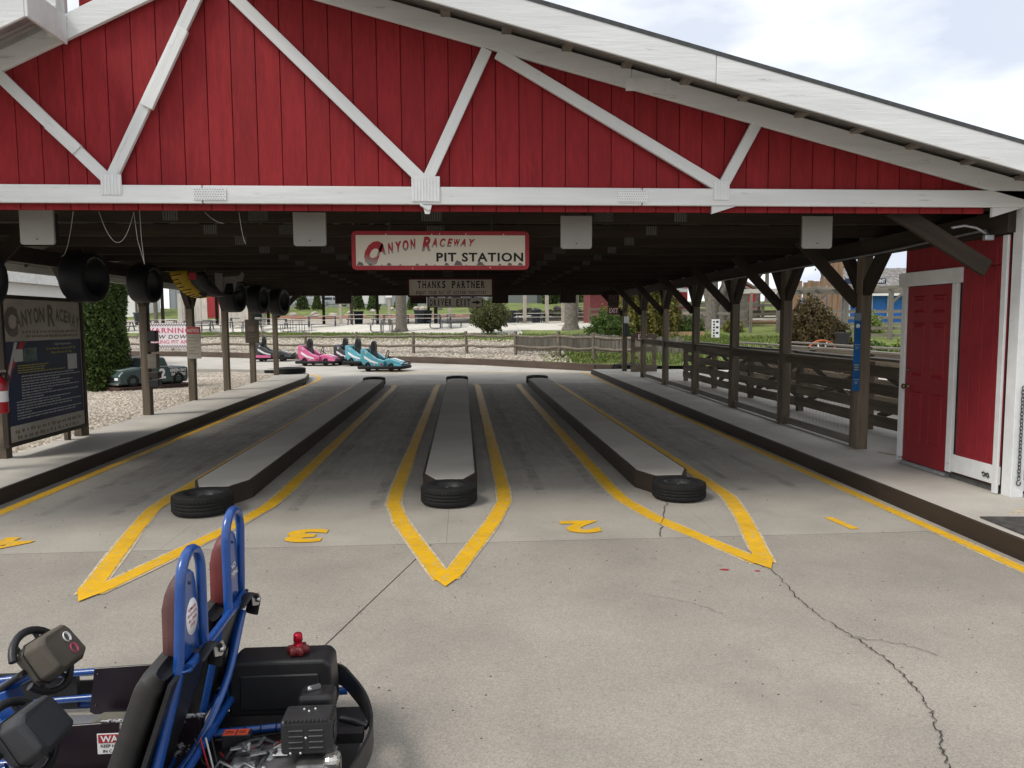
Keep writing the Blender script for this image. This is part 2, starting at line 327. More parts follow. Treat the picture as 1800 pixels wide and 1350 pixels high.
def text(s, m, parent, M, h=None, w=None, bold=0., shear=0., space=1., ext=.0008, name='lettering', align='CENTER'):
    """flat letters in the local XY plane, scaled to height h (capitals) and, when given, total width w"""
    key = (s, bold, shear, space, align)
    if key not in _TXT:
        c = bpy.data.curves.new('t', 'FONT'); c.body = s; c.size = 1; c.offset = bold; c.shear = shear; c.space_character = space; c.align_x = align; c.align_y = 'BOTTOM_BASELINE'; c.resolution_u = 3; c.fill_mode = 'FRONT'
        o = bpy.data.objects.new('t', c); COL.objects.link(o); dg = bpy.context.evaluated_depsgraph_get(); me = bpy.data.meshes.new_from_object(o.evaluated_get(dg))
        COL.objects.unlink(o); bpy.data.objects.remove(o); bpy.data.curves.remove(c)
        A = np.array([v.co[:] for v in me.vertices]); _TXT[key] = (A, [tuple(p.vertices) for p in me.polygons])
    A, F = _TXT[key]; A = A.copy(); k = (h or .1)/.7; A *= k
    if w: A[:, 0] *= w/max(1e-6, A[:, 0].max()-A[:, 0].min())
    me = bpy.data.meshes.new(name); me.from_pydata([tuple(a) for a in A+np.array((0, 0, ext))], [], F); me.materials.append(m)
    return put(bpy.data.objects.new(name, me), parent, M)
FRONT = rot(x=R(90))                                  # local XY -> world XZ, facing the camera (-Y)
def copy_tree(o, M, label=None, parent=None, group=None):
    c = o.copy(); COL.objects.link(c); WM[c.name] = M
    if parent is None: c.matrix_local = M
    else: c.parent = parent; c.matrix_local = o.matrix_local.copy()
    if label: c['label'] = label
    if group: c['group'] = group
    for ch in [x for x in ALLCH.get(o.name, [])]: copy_tree(ch, M @ ch.matrix_local, parent=c)
    return c
ALLCH = {}
def family(o):
    ALLCH.clear()
    for x in COL.objects:
        if x.parent is not None: ALLCH.setdefault(x.parent.name, []).append(x)
    return o
def quads(name, C_, U, W, tint, m, parent=None, **k):
    """fast leaf cloud: centres, two half-axes, one tint value per leaf"""
    n = len(C_); v = np.stack([C_-U-W, C_+U-W*.6, C_+U*.6+W, C_-U*.8+W], 1).reshape(-1, 3); o_ = np.array([v[:, 0].mean(), v[:, 1].mean(), v[:, 2].min()]); v = v-o_
    me = bpy.data.meshes.new(name); me.vertices.add(4*n); me.vertices.foreach_set('co', v.ravel()); me.loops.add(4*n); me.loops.foreach_set('vertex_index', np.arange(4*n)); me.polygons.add(n)
    me.polygons.foreach_set('loop_start', np.arange(n)*4); me.polygons.foreach_set('loop_total', np.full(n, 4)); me.update(calc_edges=True)
    a = me.attributes.new('tint', 'FLOAT', 'FACE'); a.data.foreach_set('value', np.asarray(tint, dtype=np.float32)); me.materials.append(m)
    return tag(put(bpy.data.objects.new(name, me), parent, T(*o_)), **{'label': None, **k})
def rdir(n):
    d = RNG.normal(size=(n, 3)); return d/np.linalg.norm(d, axis=1)[:, None]
def leaves(name, P, size, m, parent, flat=.5, **k):
    n = len(P); a = rdir(n); b = np.cross(a, rdir(n)); b /= np.linalg.norm(b, axis=1)[:, None]+1e-9; s = size*RNG.uniform(.6, 1.3, (n, 1))
    return quads(name, P, a*s, b*s*flat, RNG.beta(1.6, 2.2, n), m, parent, **k)
def rough_box(sz, seed=0):                            # an irregular boulder
    r = np.random.default_rng(seed); b = B(); b.ball((0, 0, 0), 1, 8); v = np.array(b.v); d = 1+.18*r.normal(size=(len(v), 1)); d = d*0+1+.22*np.sin(v @ r.normal(size=(3, 1))*2.2+seed)
    b.v = [tuple(p) for p in v*d*np.array(sz)]; b.sm = [False]*len(b.f); return b
# ---------------------------------------------------------------- ground, lanes, platforms, terrain
GA = 'structure'
CX = [-90, -60, -30, -14.6, -8.4, -2, .9, 4.96, 7, 12, 40, 90]; CY = [66, 58, 49, 42.8, 38.5, 34.3, 32.1, 27.4, 26.2, 24.5, 17, 10]
TS = [0, .3, 7, 10, 16, 34, 37, 50, 65, 105, 200]; TZ = [.22, .25, 1.08, 1.2, 1.66, 1.75, 1.9, 3.2, 4.1, 4.5, 5]
def ycurb(x): return float(np.interp(x, CX, CY))
def zg(x, y): return float(np.interp(y-ycurb(x), TS, TZ))
B().box(-200, 200, -60, 60, -.6, -.12).build('ground', M_earth, kind=GA)
def sheet(name, m, x0, x1, s0, s1, nx, ns, jag=0., dz=0., parent=None, **k):
    b = B(); xs = np.linspace(x0, x1, nx); ss = np.linspace(s0, s1, ns); vs = []
    for s in ss:
        for x in xs: 
            y = ycurb(x)+s; vs.append((x, y, zg(x, y)+dz+(jag*math.sin(x*1.7+s*2.3)*math.sin(x*.9-s*1.1) if jag else 0)))
    b.add(vs, [(j*nx+i, j*nx+i+1, (j+1)*nx+i+1, (j+1)*nx+i) for j in range(ns-1) for i in range(nx-1)], smooth=True)
    return b.build(name, m, parent, kind=GA, **k)
sheet('gravel_bank', M_bank, -90, 3.2, .28, 5.2, 120, 10, .04)
sheet('lawn', M_lawn, 3.2, 90, .28, 34, 70, 30, .03)
sheet('grass_verge', M_lawn, -90, 3.2, 5.2, 9.6, 90, 6, .02)
sheet('plaza', M_plaza, -90, 3.2, 9.6, 34, 40, 12)
sheet('plaza_end', M_plaza, 3.2, 11.5, 12.2, 36, 14, 14, dz=.012)
sheet('gravel_slope', M_bank, -90, 40, 34, 41, 90, 8, .05)
sheet('hillside', M_lawn, -120, 120, 41, 190, 60, 30, .1)
sheet('mulch_bed', M_mulch, -22, 3, 40.5, 44, 40, 4, .02, dz=.05)
# track beyond the lanes, lane slabs, apron slabs
tr = B(); xs = np.linspace(-60, 5.4, 60)
tr.add([(x, 22.3, 0) if x > -4.9 else (x, 27.3+.42*max(0, -x-4.9)*.9, 0) for x in xs]+[(x, ycurb(x)+.1, 0) for x in xs], [(i, i+1, 61+i, 60+i) for i in range(59)])
tr.build('track', M_track, kind=GA)
pv = bpy.data.objects.new('pit_pavement', None); put(pv, None, T(0, 8, 0)); pv['kind'] = GA
def slab(poly, m, top=0.): return B().prism(poly, -.1, top).build('concrete_slab', m, pv, origin=(0, 0, 0))
g = .006
slab([(-30, -12), (-2.3, -12), (-2.3, -1.15), (-.27-g, 6.2-g), (-30, 6.2-g)], M_apron)
slab([(-2.3+2*g, -12), (30, -12), (30, 6.2-g), (-.27+g, 6.2-g), (-2.3+2*g, -1.15)], M_apron)
slab([(-5.0, 6.2+g), (-2.5, 6.2+g), (-2.5, 22.3), (-5.0, 22.3)], M_lane); slab([(-2.5+.002, 6.2+g), (-.15, 6.2+g), (-.15, 22.3), (-2.5+.002, 22.3)], M_lane)
slab([(-.15+.002, 6.2+g), (2.2, 6.2+g), (2.2, 22.3), (-.15+.002, 22.3)], M_lane); slab([(2.2+.002, 6.2+g), (5.0, 6.2+g), (5.0, 22.3), (2.2+.002, 22.3)], M_lane)
# ragged cracks
def crack(pts, w, n=7, amp=.022, seed=1):
    r = random.Random(seed); q = []
    for (a, b_) in zip(pts[:-1], pts[1:]):
        for k in range(n):
            t = k/n; q.append((a[0]+(b_[0]-a[0])*t+r.uniform(-amp, amp), a[1]+(b_[1]-a[1])*t+r.uniform(-amp, amp)))
    q.append(pts[-1]); B().strip(q, [w*r.uniform(.35, 1.2) for _ in q], .0075).build('crack', M_crack, pv)
crack([(2.276, 5.837), (2.281, 5.341), (2.215, 4.764), (2.206, 4.423), (2.264, 4.12), (2.296, 3.82), (2.266, 3.562), (2.213, 3.337), (2.11, 3.094), (1.983, 2.844), (1.9, 2.3)], .008, 14, .014)
crack([(2.173, 7.817), (2.05, 7.4), (1.942, 7.06), (1.78, 6.6), (1.681, 6.22)], .008, seed=2)
crack([(2.21, 4.12), (2.5, 4.0), (2.62, 3.8)], .004, seed=5); crack([(1.2, 4.9), (1.5, 4.7), (1.62, 4.5)], .003, seed=6)
for i, (x, y, r_) in enumerate([(1.93, 5.35, .03), (2.16, 5.3, .022)]):
    rr = random.Random(i); B().prism([(x+r_*rr.uniform(.5, 1.4)*math.cos(a), y+r_*rr.uniform(.4, .9)*math.sin(a)) for a in np.linspace(0, 6.28, 11)[:-1]], .002, .003).build('red_paint_drip', M_signred, pv)
# painted lines
def line(poly, w, name='yellow_line', m=M_yel, z=.006, old=True, jit=.006, **k):
    q = []; r = random.Random(len(poly)*7+int(poly[0][0]*100))
    for a, b_ in zip(poly[:-1], poly[1:]):
        n = max(1, int(math.hypot(b_[0]-a[0], b_[1]-a[1])/.35))
        for i in range(n): q.append((a[0]+(b_[0]-a[0])*i/n, a[1]+(b_[1]-a[1])*i/n))
    q.append(poly[-1])
    if old: B().strip(q, [w+.02+.035*r.random() for _ in q], z-.003).build('old_paint', M_oldyel, pv)
    return B().strip(q, [w*(1+r.uniform(-jit, jit)*6) for _ in q], z).build(name, m, pv, **k)
def curbR(y): return 4.3+.0125*(y-5.4)
def curbL(y): return -4.79-.004*(y-8)
line([(curbR(y)-.175, y) for y in (1.0, 5, 10, 15, 20, 25, 27)], .10)
line([(curbL(y)+.24, y) for y in (-2, 4, 8, 12, 16, 20, 24)]+[(-4.72, 25.2), (-5.0, 26.5), (-5.6, 27.4)], .12)
line([(-3.2, 28.2), (0, 27.6), (3.4, 26.8), (4.35, 26.2)], .1, old=False)
for x in (-3.6, -1.3, 1.05, 3.3): B().prism([(x-.28, 24.0), (x+.28, 24.0), (x+.28, 24.16), (x-.28, 24.16)], .002, .004).build('stop_mark', M_oldyel, pv)
for cx, tip, lx in ((-2.53, 5.05, -2.57), (-.15, 5.14, -.135), (2.21, 5.32, 2.275)):
    h = .585
    pl = [(cx-h+.05, 22.2), (cx-h, 21.4), (cx-h, 8.2), (cx-h+.02, 7.6), (cx-h*.72, 6.85), (lx-.02, tip+.16)]
    pr = [(lx+.02, tip+.16), (cx+h*.72, 6.85), (cx+h-.02, 7.6), (cx+h, 8.2), (cx+h, 21.4), (cx+h-.05, 22.2)]
    line(pl, .135, z=.006); line(pr, .135, z=.0085)
    B().prism([(lx, tip), (lx+.13, tip+.27), (lx+.02, tip+.36), (lx-.02, tip+.36), (lx-.13, tip+.27)], .009, .0105).build('yellow_line', M_yel, pv)
for s, x, y in (('4', -3.84, 6.48), ('3', -1.38, 6.52), ('2', 1.05, 6.6), ('1', 3.46, 6.52)):
    if s == '1': B().prism([(x-.045, y-.2), (x+.035, y-.2), (x-.01, y+.2), (x-.09, y+.2)], .004, .006).build('lane_number', M_yel, pv)
    else: text(s, M_yel, pv, T(x, y+.17, .006) @ rot(z=math.pi), h=.36, w=.34, bold=.05, name='lane_number')
# platforms with brown curb boards
def platform(name, pin, pout, fin, y0, y1, top=.16):
    o = bpy.data.objects.new(name, None); put(o, None, T((pin[0][0]+pout[0][0])/2, y0, 0)); o['kind'] = GA
    B().prism(pin+pout[::-1], -.1, top).build('concrete_walk', M_walk, o)
    for a, b_ in zip(pin[:-1], pin[1:]):
        d = Vector((b_[0]-a[0], b_[1]-a[1], 0)); n_ = Vector((-d.y, d.x, 0)).normalized()*fin*.022
        timber('curb_board', (a[0]+n_.x, a[1]+n_.y, top/2-.004), (b_[0]+n_.x, b_[1]+n_.y, top/2-.004), .04, top+.012, M_brown_board, o)
    return o
ry = [1, 4.2, 7.4, 10.6, 13.8, 17, 20.2, 23.4, 26.2]
platR = platform('platform_right', [(curbR(y), y) for y in ry], [(curbR(y)+(1.5 if y > 9 else 7), y) for y in ry], 1, 1, 26)
ly = [-3, 2, 5, 8, 11, 14, 17, 20, 23.5]
platL = platform('platform_left', [(curbL(y), y) for y in ly]+[(-5.1, 25.2), (-5.7, 26.6)], [(-5.84-.004*y, y) for y in ly]+[(-6.2, 25.6), (-6.4, 26.8)], -1, -3, 26)
B().prism([(4.33, 4.7), (7, 4.7), (7, 5.75), (4.39, 6.02)], .1605, .174).build('rubber_mat', mat('floor_mat', (.06, .055, .05), .95, var=.4, scale=12, bump=.5), platR)
for i in range(4): B().prism([(4.72+.05*i, 6.1+.05*i), (4.95+.05*i, 6.13+.05*i), (4.95+.05*i, 6.15+.05*i), (4.72+.05*i, 6.12+.05*i)], .161, .1625).build('paint_stripe', M_oldyel, platR)
# queue floor right of the platform, gravel bed left of it
B().prism([(5.75, 8.6), (16, 8.6), (16, 22), (8, 26), (5.95, 26.4)], -.1, .14).build('queue_floor', M_walk, kind=GA)
gb = B(); gx = np.linspace(-40, -5.87, 60); gy = np.linspace(2, 26.6, 50)
gb.add([(min(x, -5.87-.004*y), y+(max(0, -x-6)*.32 if y > 20 else 0), .1+.03*math.sin(x*2.1)*math.sin(y*1.7)) for y in gy for x in gx], [(j*60+i, j*60+i+1, (j+1)*60+i+1, (j+1)*60+i) for j in range(49) for i in range(59)], smooth=True)
gb.build('gravel_bed', M_gravel, kind=GA)
kerb = B().prism([(x, 26.75+max(0, -x-6)*.36) for x in np.linspace(-40, -6.3, 14)]+[(x, 27.05+max(0, -x-6)*.36) for x in np.linspace(-6.3, -40, 14)], -.05, .2).build('concrete_kerb', M_walk, kind=GA)
# loose stones lying on the beds
def pebbles(name, P, size, m):
    n = len(P); base = np.array([(1, 0, 0), (-.5, .87, 0), (-.5, -.87, 0), (.2, .1, .75)]); F4 = np.array([(0, 1, 3), (1, 2, 3), (2, 0, 3)])
    ang = RNG.uniform(0, 6.28, n); s = size*RNG.uniform(.55, 1.4, n); c, q = np.cos(ang), np.sin(ang); v = np.empty((n, 4, 3))
    for k in range(4):
        b = base[k]*np.array((1, RNG.uniform(.6, 1), 1)); v[:, k, 0] = P[:, 0]+s*(c*b[0]-q*b[1]); v[:, k, 1] = P[:, 1]+s*(q*b[0]+c*b[1]); v[:, k, 2] = P[:, 2]+s*b[2]*RNG.uniform(.7, 1.2, n)
    f = (F4[None]+4*np.arange(n)[:, None, None]).reshape(-1, 3); me = bpy.data.meshes.new(name); me.vertices.add(4*n); me.vertices.foreach_set('co', v.ravel())
    me.loops.add(9*n); me.loops.foreach_set('vertex_index', f.ravel()); me.polygons.add(3*n); me.polygons.foreach_set('loop_start', np.arange(3*n)*3); me.polygons.foreach_set('loop_total', np.full(3*n, 3)); me.update(calc_edges=True)
    a = me.attributes.new('tint', 'FLOAT', 'FACE'); a.data.foreach_set('value', np.repeat(RNG.uniform(0, 1, n), 3).astype(np.float32)); me.materials.append(m)
    o = bpy.data.objects.new(name, me); put(o, None, Matrix()); return o
n = 26000; px = -5.9-RNG.gamma(1.6, 2.4, n); py = RNG.uniform(9.5, 27, n)
P = np.stack([px, py, .1+.03*np.sin(px*2.1)*np.sin(py*1.7)], 1)
tag(pebbles('loose_gravel', P, .03, ML_stone), 'loose pale gravel stones on the bed beside the left platform', 'gravel', kind='stuff')
n = 16000; px = RNG.uniform(-22, 4.2, n); ps = RNG.uniform(.35, 5.8, n); py = np.array([ycurb(a) for a in px])+ps
P = np.stack([px, py, np.array([zg(a, b_) for a, b_ in zip(px, py)])+.02], 1)
tag(pebbles('bank_stones', P, .06, ML_stone), 'coarse stones covering the bank behind the rail fence', 'gravel', kind='stuff')
def grass(name, P, h, label):
    n = len(P); d = rdir(n)*.35; d[:, 2] = 1; d /= np.linalg.norm(d, axis=1)[:, None]; hh = h*RNG.uniform(.5, 1.3, (n, 1)); s = rdir(n); s[:, 2] = 0; s = s/(np.linalg.norm(s, axis=1)[:, None]+1e-6)*h*.16
    tag(quads(name, P+d*hh/2, s, d*hh/2, RNG.uniform(0, 1, n), ML_grass), label, 'grass', kind='stuff')
n = 22000; px = RNG.uniform(-22, 12, n); ps = RNG.uniform(4.9, 9.8, n); py = np.array([ycurb(a) for a in px])+ps
grass('verge_grass', np.stack([px, py, [zg(a, b_)-.02 for a, b_ in zip(px, py)]], 1), .09, 'short green grass along the verge in front of the plaza')
n = 12000; px = RNG.uniform(3.6, 14, n); ps = RNG.uniform(.4, 8, n); py = np.array([ycurb(a) for a in px])+ps
grass('lawn_grass', np.stack([px, py, [zg(a, b_)-.02 for a, b_ in zip(px, py)]], 1), .11, 'ragged grass on the slope right of the plank fence')
# far curb timber round the track
fc = bpy.data.objects.new('track_curb', None); put(fc, None, T(0, 33, 0)); fc['kind'] = GA
cxs = [-50, -40, -30, -22, -18, -14.6, -11.5, -8.4, -5.2, -2, .9, 3, 4.96, 5.5]
for a, b_ in zip(cxs[:-1], cxs[1:]): timber('curb_timber', (a, ycurb(a)+.12, .13), (b_, ycurb(b_)+.12, .13), .26, .27, mat('curb_timber', (.085, .062, .048), .85, var=.3, grain=8), fc)
# lane islands
isl = None
for cx, y0, lab in ((-2.535, 7.72, 'grey topped curb island between lanes four and three'), (-.148, 7.86, 'grey topped curb island in the middle, between lanes three and two'), (2.2, 7.86, 'grey topped curb island between lanes two and one')):
    t = thing('lane_island', (cx, y0, 0), lab, 'curb island', 'islands between the lanes'); h, c, y1 = .283, .13, 21.95
    poly = [(cx-h+c, y0), (cx+h-c, y0), (cx+h, y0+.32), (cx+h, y1-.3), (cx+h-c, y1), (cx-h+c, y1), (cx-h, y1-.3), (cx-h, y0+.32)]
    B().prism([(cx+(x-cx)*.95, y) for x, y in poly], -.02, .2).build('concrete_top', M_walk, t)
    for a, b_ in zip(poly, poly[1:]+poly[:1]):
        m_ = Vector((b_[0]-a[0], b_[1]-a[1])); k = max(1, int(m_.length/4.9))
        for i in range(k): timber('side_board', (a[0]+m_.x*i/k, a[1]+m_.y*i/k, .097), (a[0]+m_.x*((i+1)/k-.0012), a[1]+m_.y*((i+1)/k-.0012), .097), .03, .194, M_brown_board, t)
    for s in (-1, 1): B().cbox((cx+s*(h+.02), y0+2.2, .13), (.012, .05, .09)).build('joint_bracket', M_steel, t)
# grit, rubber crumbs and leaf bits lying on the concrete
n = 700; px = RNG.uniform(-4.6, 5.5, n); py = 1.5+RNG.gamma(2.2, 2.6, n); k = (py < 21); px, py = px[k], py[k]
tag(pebbles('pavement_grit', np.stack([px, py, np.full(len(px), .001)], 1), .0065, mat('grit', (.07, .062, .052), .95, var=.6, scale=40)), 'dark grit and rubber crumbs scattered over the concrete', 'grit', kind='stuff')
# rubber marks and oil drips
tm = bpy.data.materials.new('rubber_mark'); tm.use_nodes = True; _n = tm.node_tree; _p = _n.nodes['Principled BSDF']; _p.inputs['Base Color'].default_value = (.05, .046, .042, 1); _p.inputs['Roughness'].default_value = .85
_g = _n.nodes.new('ShaderNodeNewGeometry'); _z = _n.nodes.new('ShaderNodeTexNoise'); _z.inputs['Scale'].default_value = 4; _z.inputs['Detail'].default_value = 8; _z.inputs['Roughness'].default_value = .7; _m = _n.nodes.new('ShaderNodeMapRange'); _m.inputs[1].default_value = .42; _m.inputs[2].default_value = .75; _m.inputs[4].default_value = .34
_n.links.new(_g.outputs['Position'], _z.inputs['Vector']); _n.links.new(_z.outputs[0], _m.inputs[0]); _n.links.new(_m.outputs[0], _p.inputs['Alpha'])
r = random.Random(21)
for x0, y0, h0, kap, n_, w in ((-.9, 20, -1.57, 0, 30, .12), (-1.7, 20, -1.57, 0, 30, .12), (.7, 20.5, -1.56, 0, 30, .12), (1.45, 20.5, -1.57, 0, 30, .12), (3.05, 20.5, -1.57, 0, 30, .12), (3.65, 20.5, -1.57, 0, 30, .12), (-3.4, 20, -1.57, 0, 30, .12), (-4.1, 20, -1.57, 0, 30, .12)):
    q = [(x0, y0)]; h = h0
    for i in range(n_): h += kap*.42; q.append((q[-1][0]+.42*math.cos(h), q[-1][1]+.42*math.sin(h)))
    B().strip(q, [w*r.uniform(.8, 1.15) for _ in q], .0025+.0002*r.random()).build('tyre_mark', tm, pv)
for i in range(46):
    x, y = r.uniform(-4.2, 4.2), 3.2+r.random()**1.3*14; s_ = r.uniform(.012, .06); a0 = r.uniform(0, 6)
    if min(abs(x+2.53), abs(x+.15), abs(x-2.2)) < .36 and y > 7.2: continue
    B().add([(x+s_*r.uniform(.6, 1.2)*math.cos(a), y+s_*r.uniform(.6, 1.2)*math.sin(a), .0034+i*.00001) for a in np.linspace(0, 6.283, 12)[:-1]], [tuple(range(11))]).build('oil_spot', tm, pv)
# ---------------------------------------------------------------- the pit shelter
sh = thing('pit_shelter', (0, 15, 0), 'long open pit shelter with red gable siding and white truss front', 'shelter')
YG = 6.7; PK = -2.07
def zr(x): return 4.512-(x+.991)*.2567          # lower edge of the right top chord
def zl(x): return 3.93+(x+3.801)*.487           # lower edge of the left top chord
def zlow(x): return min(zr(x), zl(x))
xE, xW = 5.75, -6.55
# siding boards, each its own piece, cut under the roof line
x = -6.6; i = 0
while x < 4.80:
    a, b_ = x+.003, min(x+.205, 4.83)-.003
    def top(q): return 5.35 if -3.17 <= q <= PK else min(zr(q), zl(q))+.06
    if a < -3.17 < b_: b_ = -3.174
    if b_ > a+.01:
        poly = [(a, 2.82), (b_, 2.82)]
        if top(b_) > 2.86: poly += [(b_, top(b_-1e-4)), (a, top(a+1e-4))]
        elif top(a) > 2.86: poly += [(b_, 2.84), (a, top(a))]
        else: poly += [(b_, 2.9), (a, 2.9)]
        B().prism(poly, YG+.055, YG+.075, 'Y').build('siding_board', M_red, sh, bev=.003)
    x = -3.17 if abs(b_+3.174) < 1e-6 else x+.205
B().box(-6.6, 4.83, YG+.078, YG+.09, 2.83, 2.95).build('siding_backing', M_dark, sh)
bk = B(); bk.prism([(-6.3, 2.9), (4.8, 2.9), (4.8, zr(4.8)), (PK, zr(PK)), (-6.3, zl(-6.3)+.05)], YG+.078, YG+.09, 'Y'); bk.build('siding_backing', M_red, sh)
B().box(-3.17, PK, YG+.05, YG+1.2, 5.36, 5.42).build('cupola_roof', M_roof, sh); B().box(-3.165, -3.145, YG+.08, YG+1.1, 4.2, 5.35).build('cupola_side', M_red, sh); B().box(PK-.02, PK, YG+.08, YG+1.1, 4.7, 5.35).build('cupola_side', M_red, sh)
# front truss, white
tr_ = bpy.data.objects.new('front_truss', None); put(tr_, sh, T(0, YG, 2.87))
def fb(p0, p1, h, dy=0., m=M_white, name='truss_member', w=.04): return timber(name, (p0[0], YG+dy, p0[1]), (p1[0], YG+dy, p1[1]), w, h, m, tr_, up=(0, -1, 0) if False else (0, 0, 1))
for a, b_ in ((-6.3, -2.2), (-2.19, 1.6), (1.61, 5.75)): fb((a, 2.945), (b_, 2.945), .15, name='bottom_chord')
def chord(x0, x1, f, name='top_chord', dy=0., th=.17):
    B().prism([(x0, f(x0)), (x1, f(x1)), (x1, f(x1)+th), (x0, f(x0)+th)], YG-.02+dy, YG+.02+dy, 'Y').build(name, M_white, tr_, bev=.004)
chord(PK+.04, 1.5, zr); chord(1.503, 5.75, zr); chord(-6.3, -3.9, zl, th=.21); chord(-3.897, PK+.03, zl, th=.21)
N1, N2, N3 = (-2.96, 3.05), (-.30, 3.05), (2.325, 3.03)
for k, (a, b_, w, dy) in enumerate((((-3.83, 3.93), N1, .095, -.002), (N1, (-2.13, 4.68), .095, .003), ((-1.98, 4.68), N2, .1, -.002), (N2, (.24, 4.19), .095, .003), ((.33, 4.16), N3, .1, -.002), ((2.33, 3.03), (2.64, 3.60), .095, .003))):
    fb(a, b_, w, dy, name='web_brace')
fb((-2.62, 3.66), (-2.30, 4.30), .1, -.022, name='splice_block'); fb((-3.42, 3.515), (-3.2, 3.3), .1, -.02, name='splice_block')
fb((-.35, 2.87), (-.27, 2.82), .02, -.01, name='splice_block')
def nailplate(x, z, w, h, ribs=True, horiz=False, m=M_whitec, y=YG-.0245):
    o = B().box(x-w/2, x+w/2, y-.003, y, z-h/2, z+h/2).build('nail_plate', m, tr_)
    n = int((h if horiz else w)/.026) if ribs else 0
    for k in range(n):
        b = B(); q = (k+.5)/n
        if horiz: b.box(x-w/2+.004, x+w/2-.004, y-.008, y-.0035, z-h/2+q*h-.006, z-h/2+q*h+.006)
        else: b.box(x-w/2+q*w-.006, x-w/2+q*w+.006, y-.008, y-.0035, z-h/2+.004, z+h/2-.004)
        b.build('plate_rib', m, o) if k % 1 == 0 else None
    if not ribs:
        b = B()
        for r_ in range(5):
            for c in range(12): b.cbox((x-w/2+(c+.5+(r_ % 2)*.4)*w/12.6, y-.0045, z-h/2+(r_+.5)*h/5), (.008, .002, .005))
        b.build('plate_teeth', M_plate, o)
nailplate(-2.94, 3.02, .17, .17); nailplate(-.3, 3.0, .245, .215, y=YG-.025); nailplate(2.32, 3.0, .14, .165)
nailplate(-2.13, 2.945, .27, .1, False); nailplate(1.52, 2.945, .26, .105, False)
np_ = B(); np_.box(1.45, 1.85, YG-.024, YG-.021, zr(1.65)+.02, zr(1.65)+.13, Matrix()); np_.build('nail_plate', M_whitec, tr_)
timber('gable_post', (-3.335, YG-.02, 4.22), (-3.335, YG-.02, 5.3), .09, .1, M_white, tr_); timber('gable_post', (-3.29, YG+.04, 4.36), (-3.29, YG+.04, 5.3), .05, .06, M_white, tr_)
nailplate(-3.335, 4.36, .095, .2, True, True, y=YG-.072)
B().prism([(4.86, 2.868), (5.155, 2.868), (4.86, 2.78)], YG-.01, YG+.02, 'Y').build('gusset', M_white, tr_)
B().prism([(2.24, 2.868), (2.46, 2.868), (2.24, 2.8)], YG-.01, YG+.02, 'Y').build('gusset', M_white, tr_); B().prism([(-.33, 2.868), (-.25, 2.868), (-.27, 2.79), (-.31, 2.79)], YG-.01, YG+.01, 'Y').build('gusset', M_whitec, tr_)
# roof slabs, overhang, fascia
ro = bpy.data.objects.new('roof', None); put(ro, sh, T(0, 15, 4)); YE = 25.35; YF = 6.1
def slope(x0, x1, f, lo, hi, y0, y1, m, name): return B().prism([(x0, f(x0)+lo), (x1, f(x1)+lo), (x1, f(x1)+hi), (x0, f(x0)+hi)], y0, y1, 'Y').build(name, m, ro)
slope(PK, xE, zr, .2, .225, YF, YE, M_soffit, 'roof_deck'); slope(PK, xE+.03, zr, .228, .262, YF-.03, YE+.02, M_roof, 'shingles')
slope(xW, PK, zl, .14, .162, YG+.095, YE, M_soffit, 'roof_deck'); slope(xW, PK, zl, .165, .195, YG+.095, YE+.02, M_roof, 'shingles')
for a, b_ in ((PK, 2.05), (2.054, xE)): B().prism([(a, zr(a)+.012), (b_, zr(b_)+.012), (b_, zr(b_)+.232), (a, zr(a)+.232)], YF-.025, YF, 'Y').build('rake_fascia', M_white, ro, bev=.004)
for k in range(15):
    q = PK+.4+k*.52
    if q < xE-.2: timber('outrigger', (q, YF+.01, zr(q)+.178), (q, YG+1.0, zr(q)+.178), .085, .04, M_grey_wood, ro)
for q in (0.02, .1): pass
slope(PK, xE, zr, .0, .02, YF+.002, YF+.03, M_soffit, 'drip_board')
# left overhang: corrugated sheet with white trim
cg = B(); n = 60; q0, q1 = -6.5, -3.29
for k in range(n):
    a, b_ = q0+(q1-q0)*k/n, q0+(q1-q0)*(k+1)/n; za, zb_ = zl(a)+.13, zl(b_)+.13; 
ny = 26; vs = []
for j in range(ny+1):
    y = YF+.03+(YG-.03-YF-.03)*j/ny; d = .012*math.sin(j*math.pi*.72)
    vs += [(q0, y, zl(q0)+.15+d), (q1, y, zl(q1)+.15+d)]
cg.add(vs, [(2*j, 2*j+1, 2*j+3, 2*j+2) for j in range(ny)], smooth=True); cg.build('corrugated_soffit', M_galv, ro)
B().prism([(q0, zl(q0)-.02), (q1+.03, zl(q1)-.02), (q1+.03, zl(q1)+.2), (q0, zl(q0)+.2)], YF, YF+.025, 'Y').build('rake_fascia', M_white, ro, bev=.004)
B().box(q1+.031, q1+.055, YF+.001, YG-.024, zl(q1)-.02, zl(q1)+.21).build('edge_trim', M_white, ro, bev=.003)
slope(q0, q1+.02, zl, .175, .2, YF+.03, YG-.025, M_roof, 'shingles')
timber('eave_fascia', (xE+.02, YF, zr(xE)+.1), (xE+.02, YE, zr(xE)+.1), .025, .22, M_white, ro); timber('eave_fascia', (xW-.02, YF, zl(xW)+.14), (xW-.02, YE, zl(xW)+.14), .025, .22, M_white, ro)
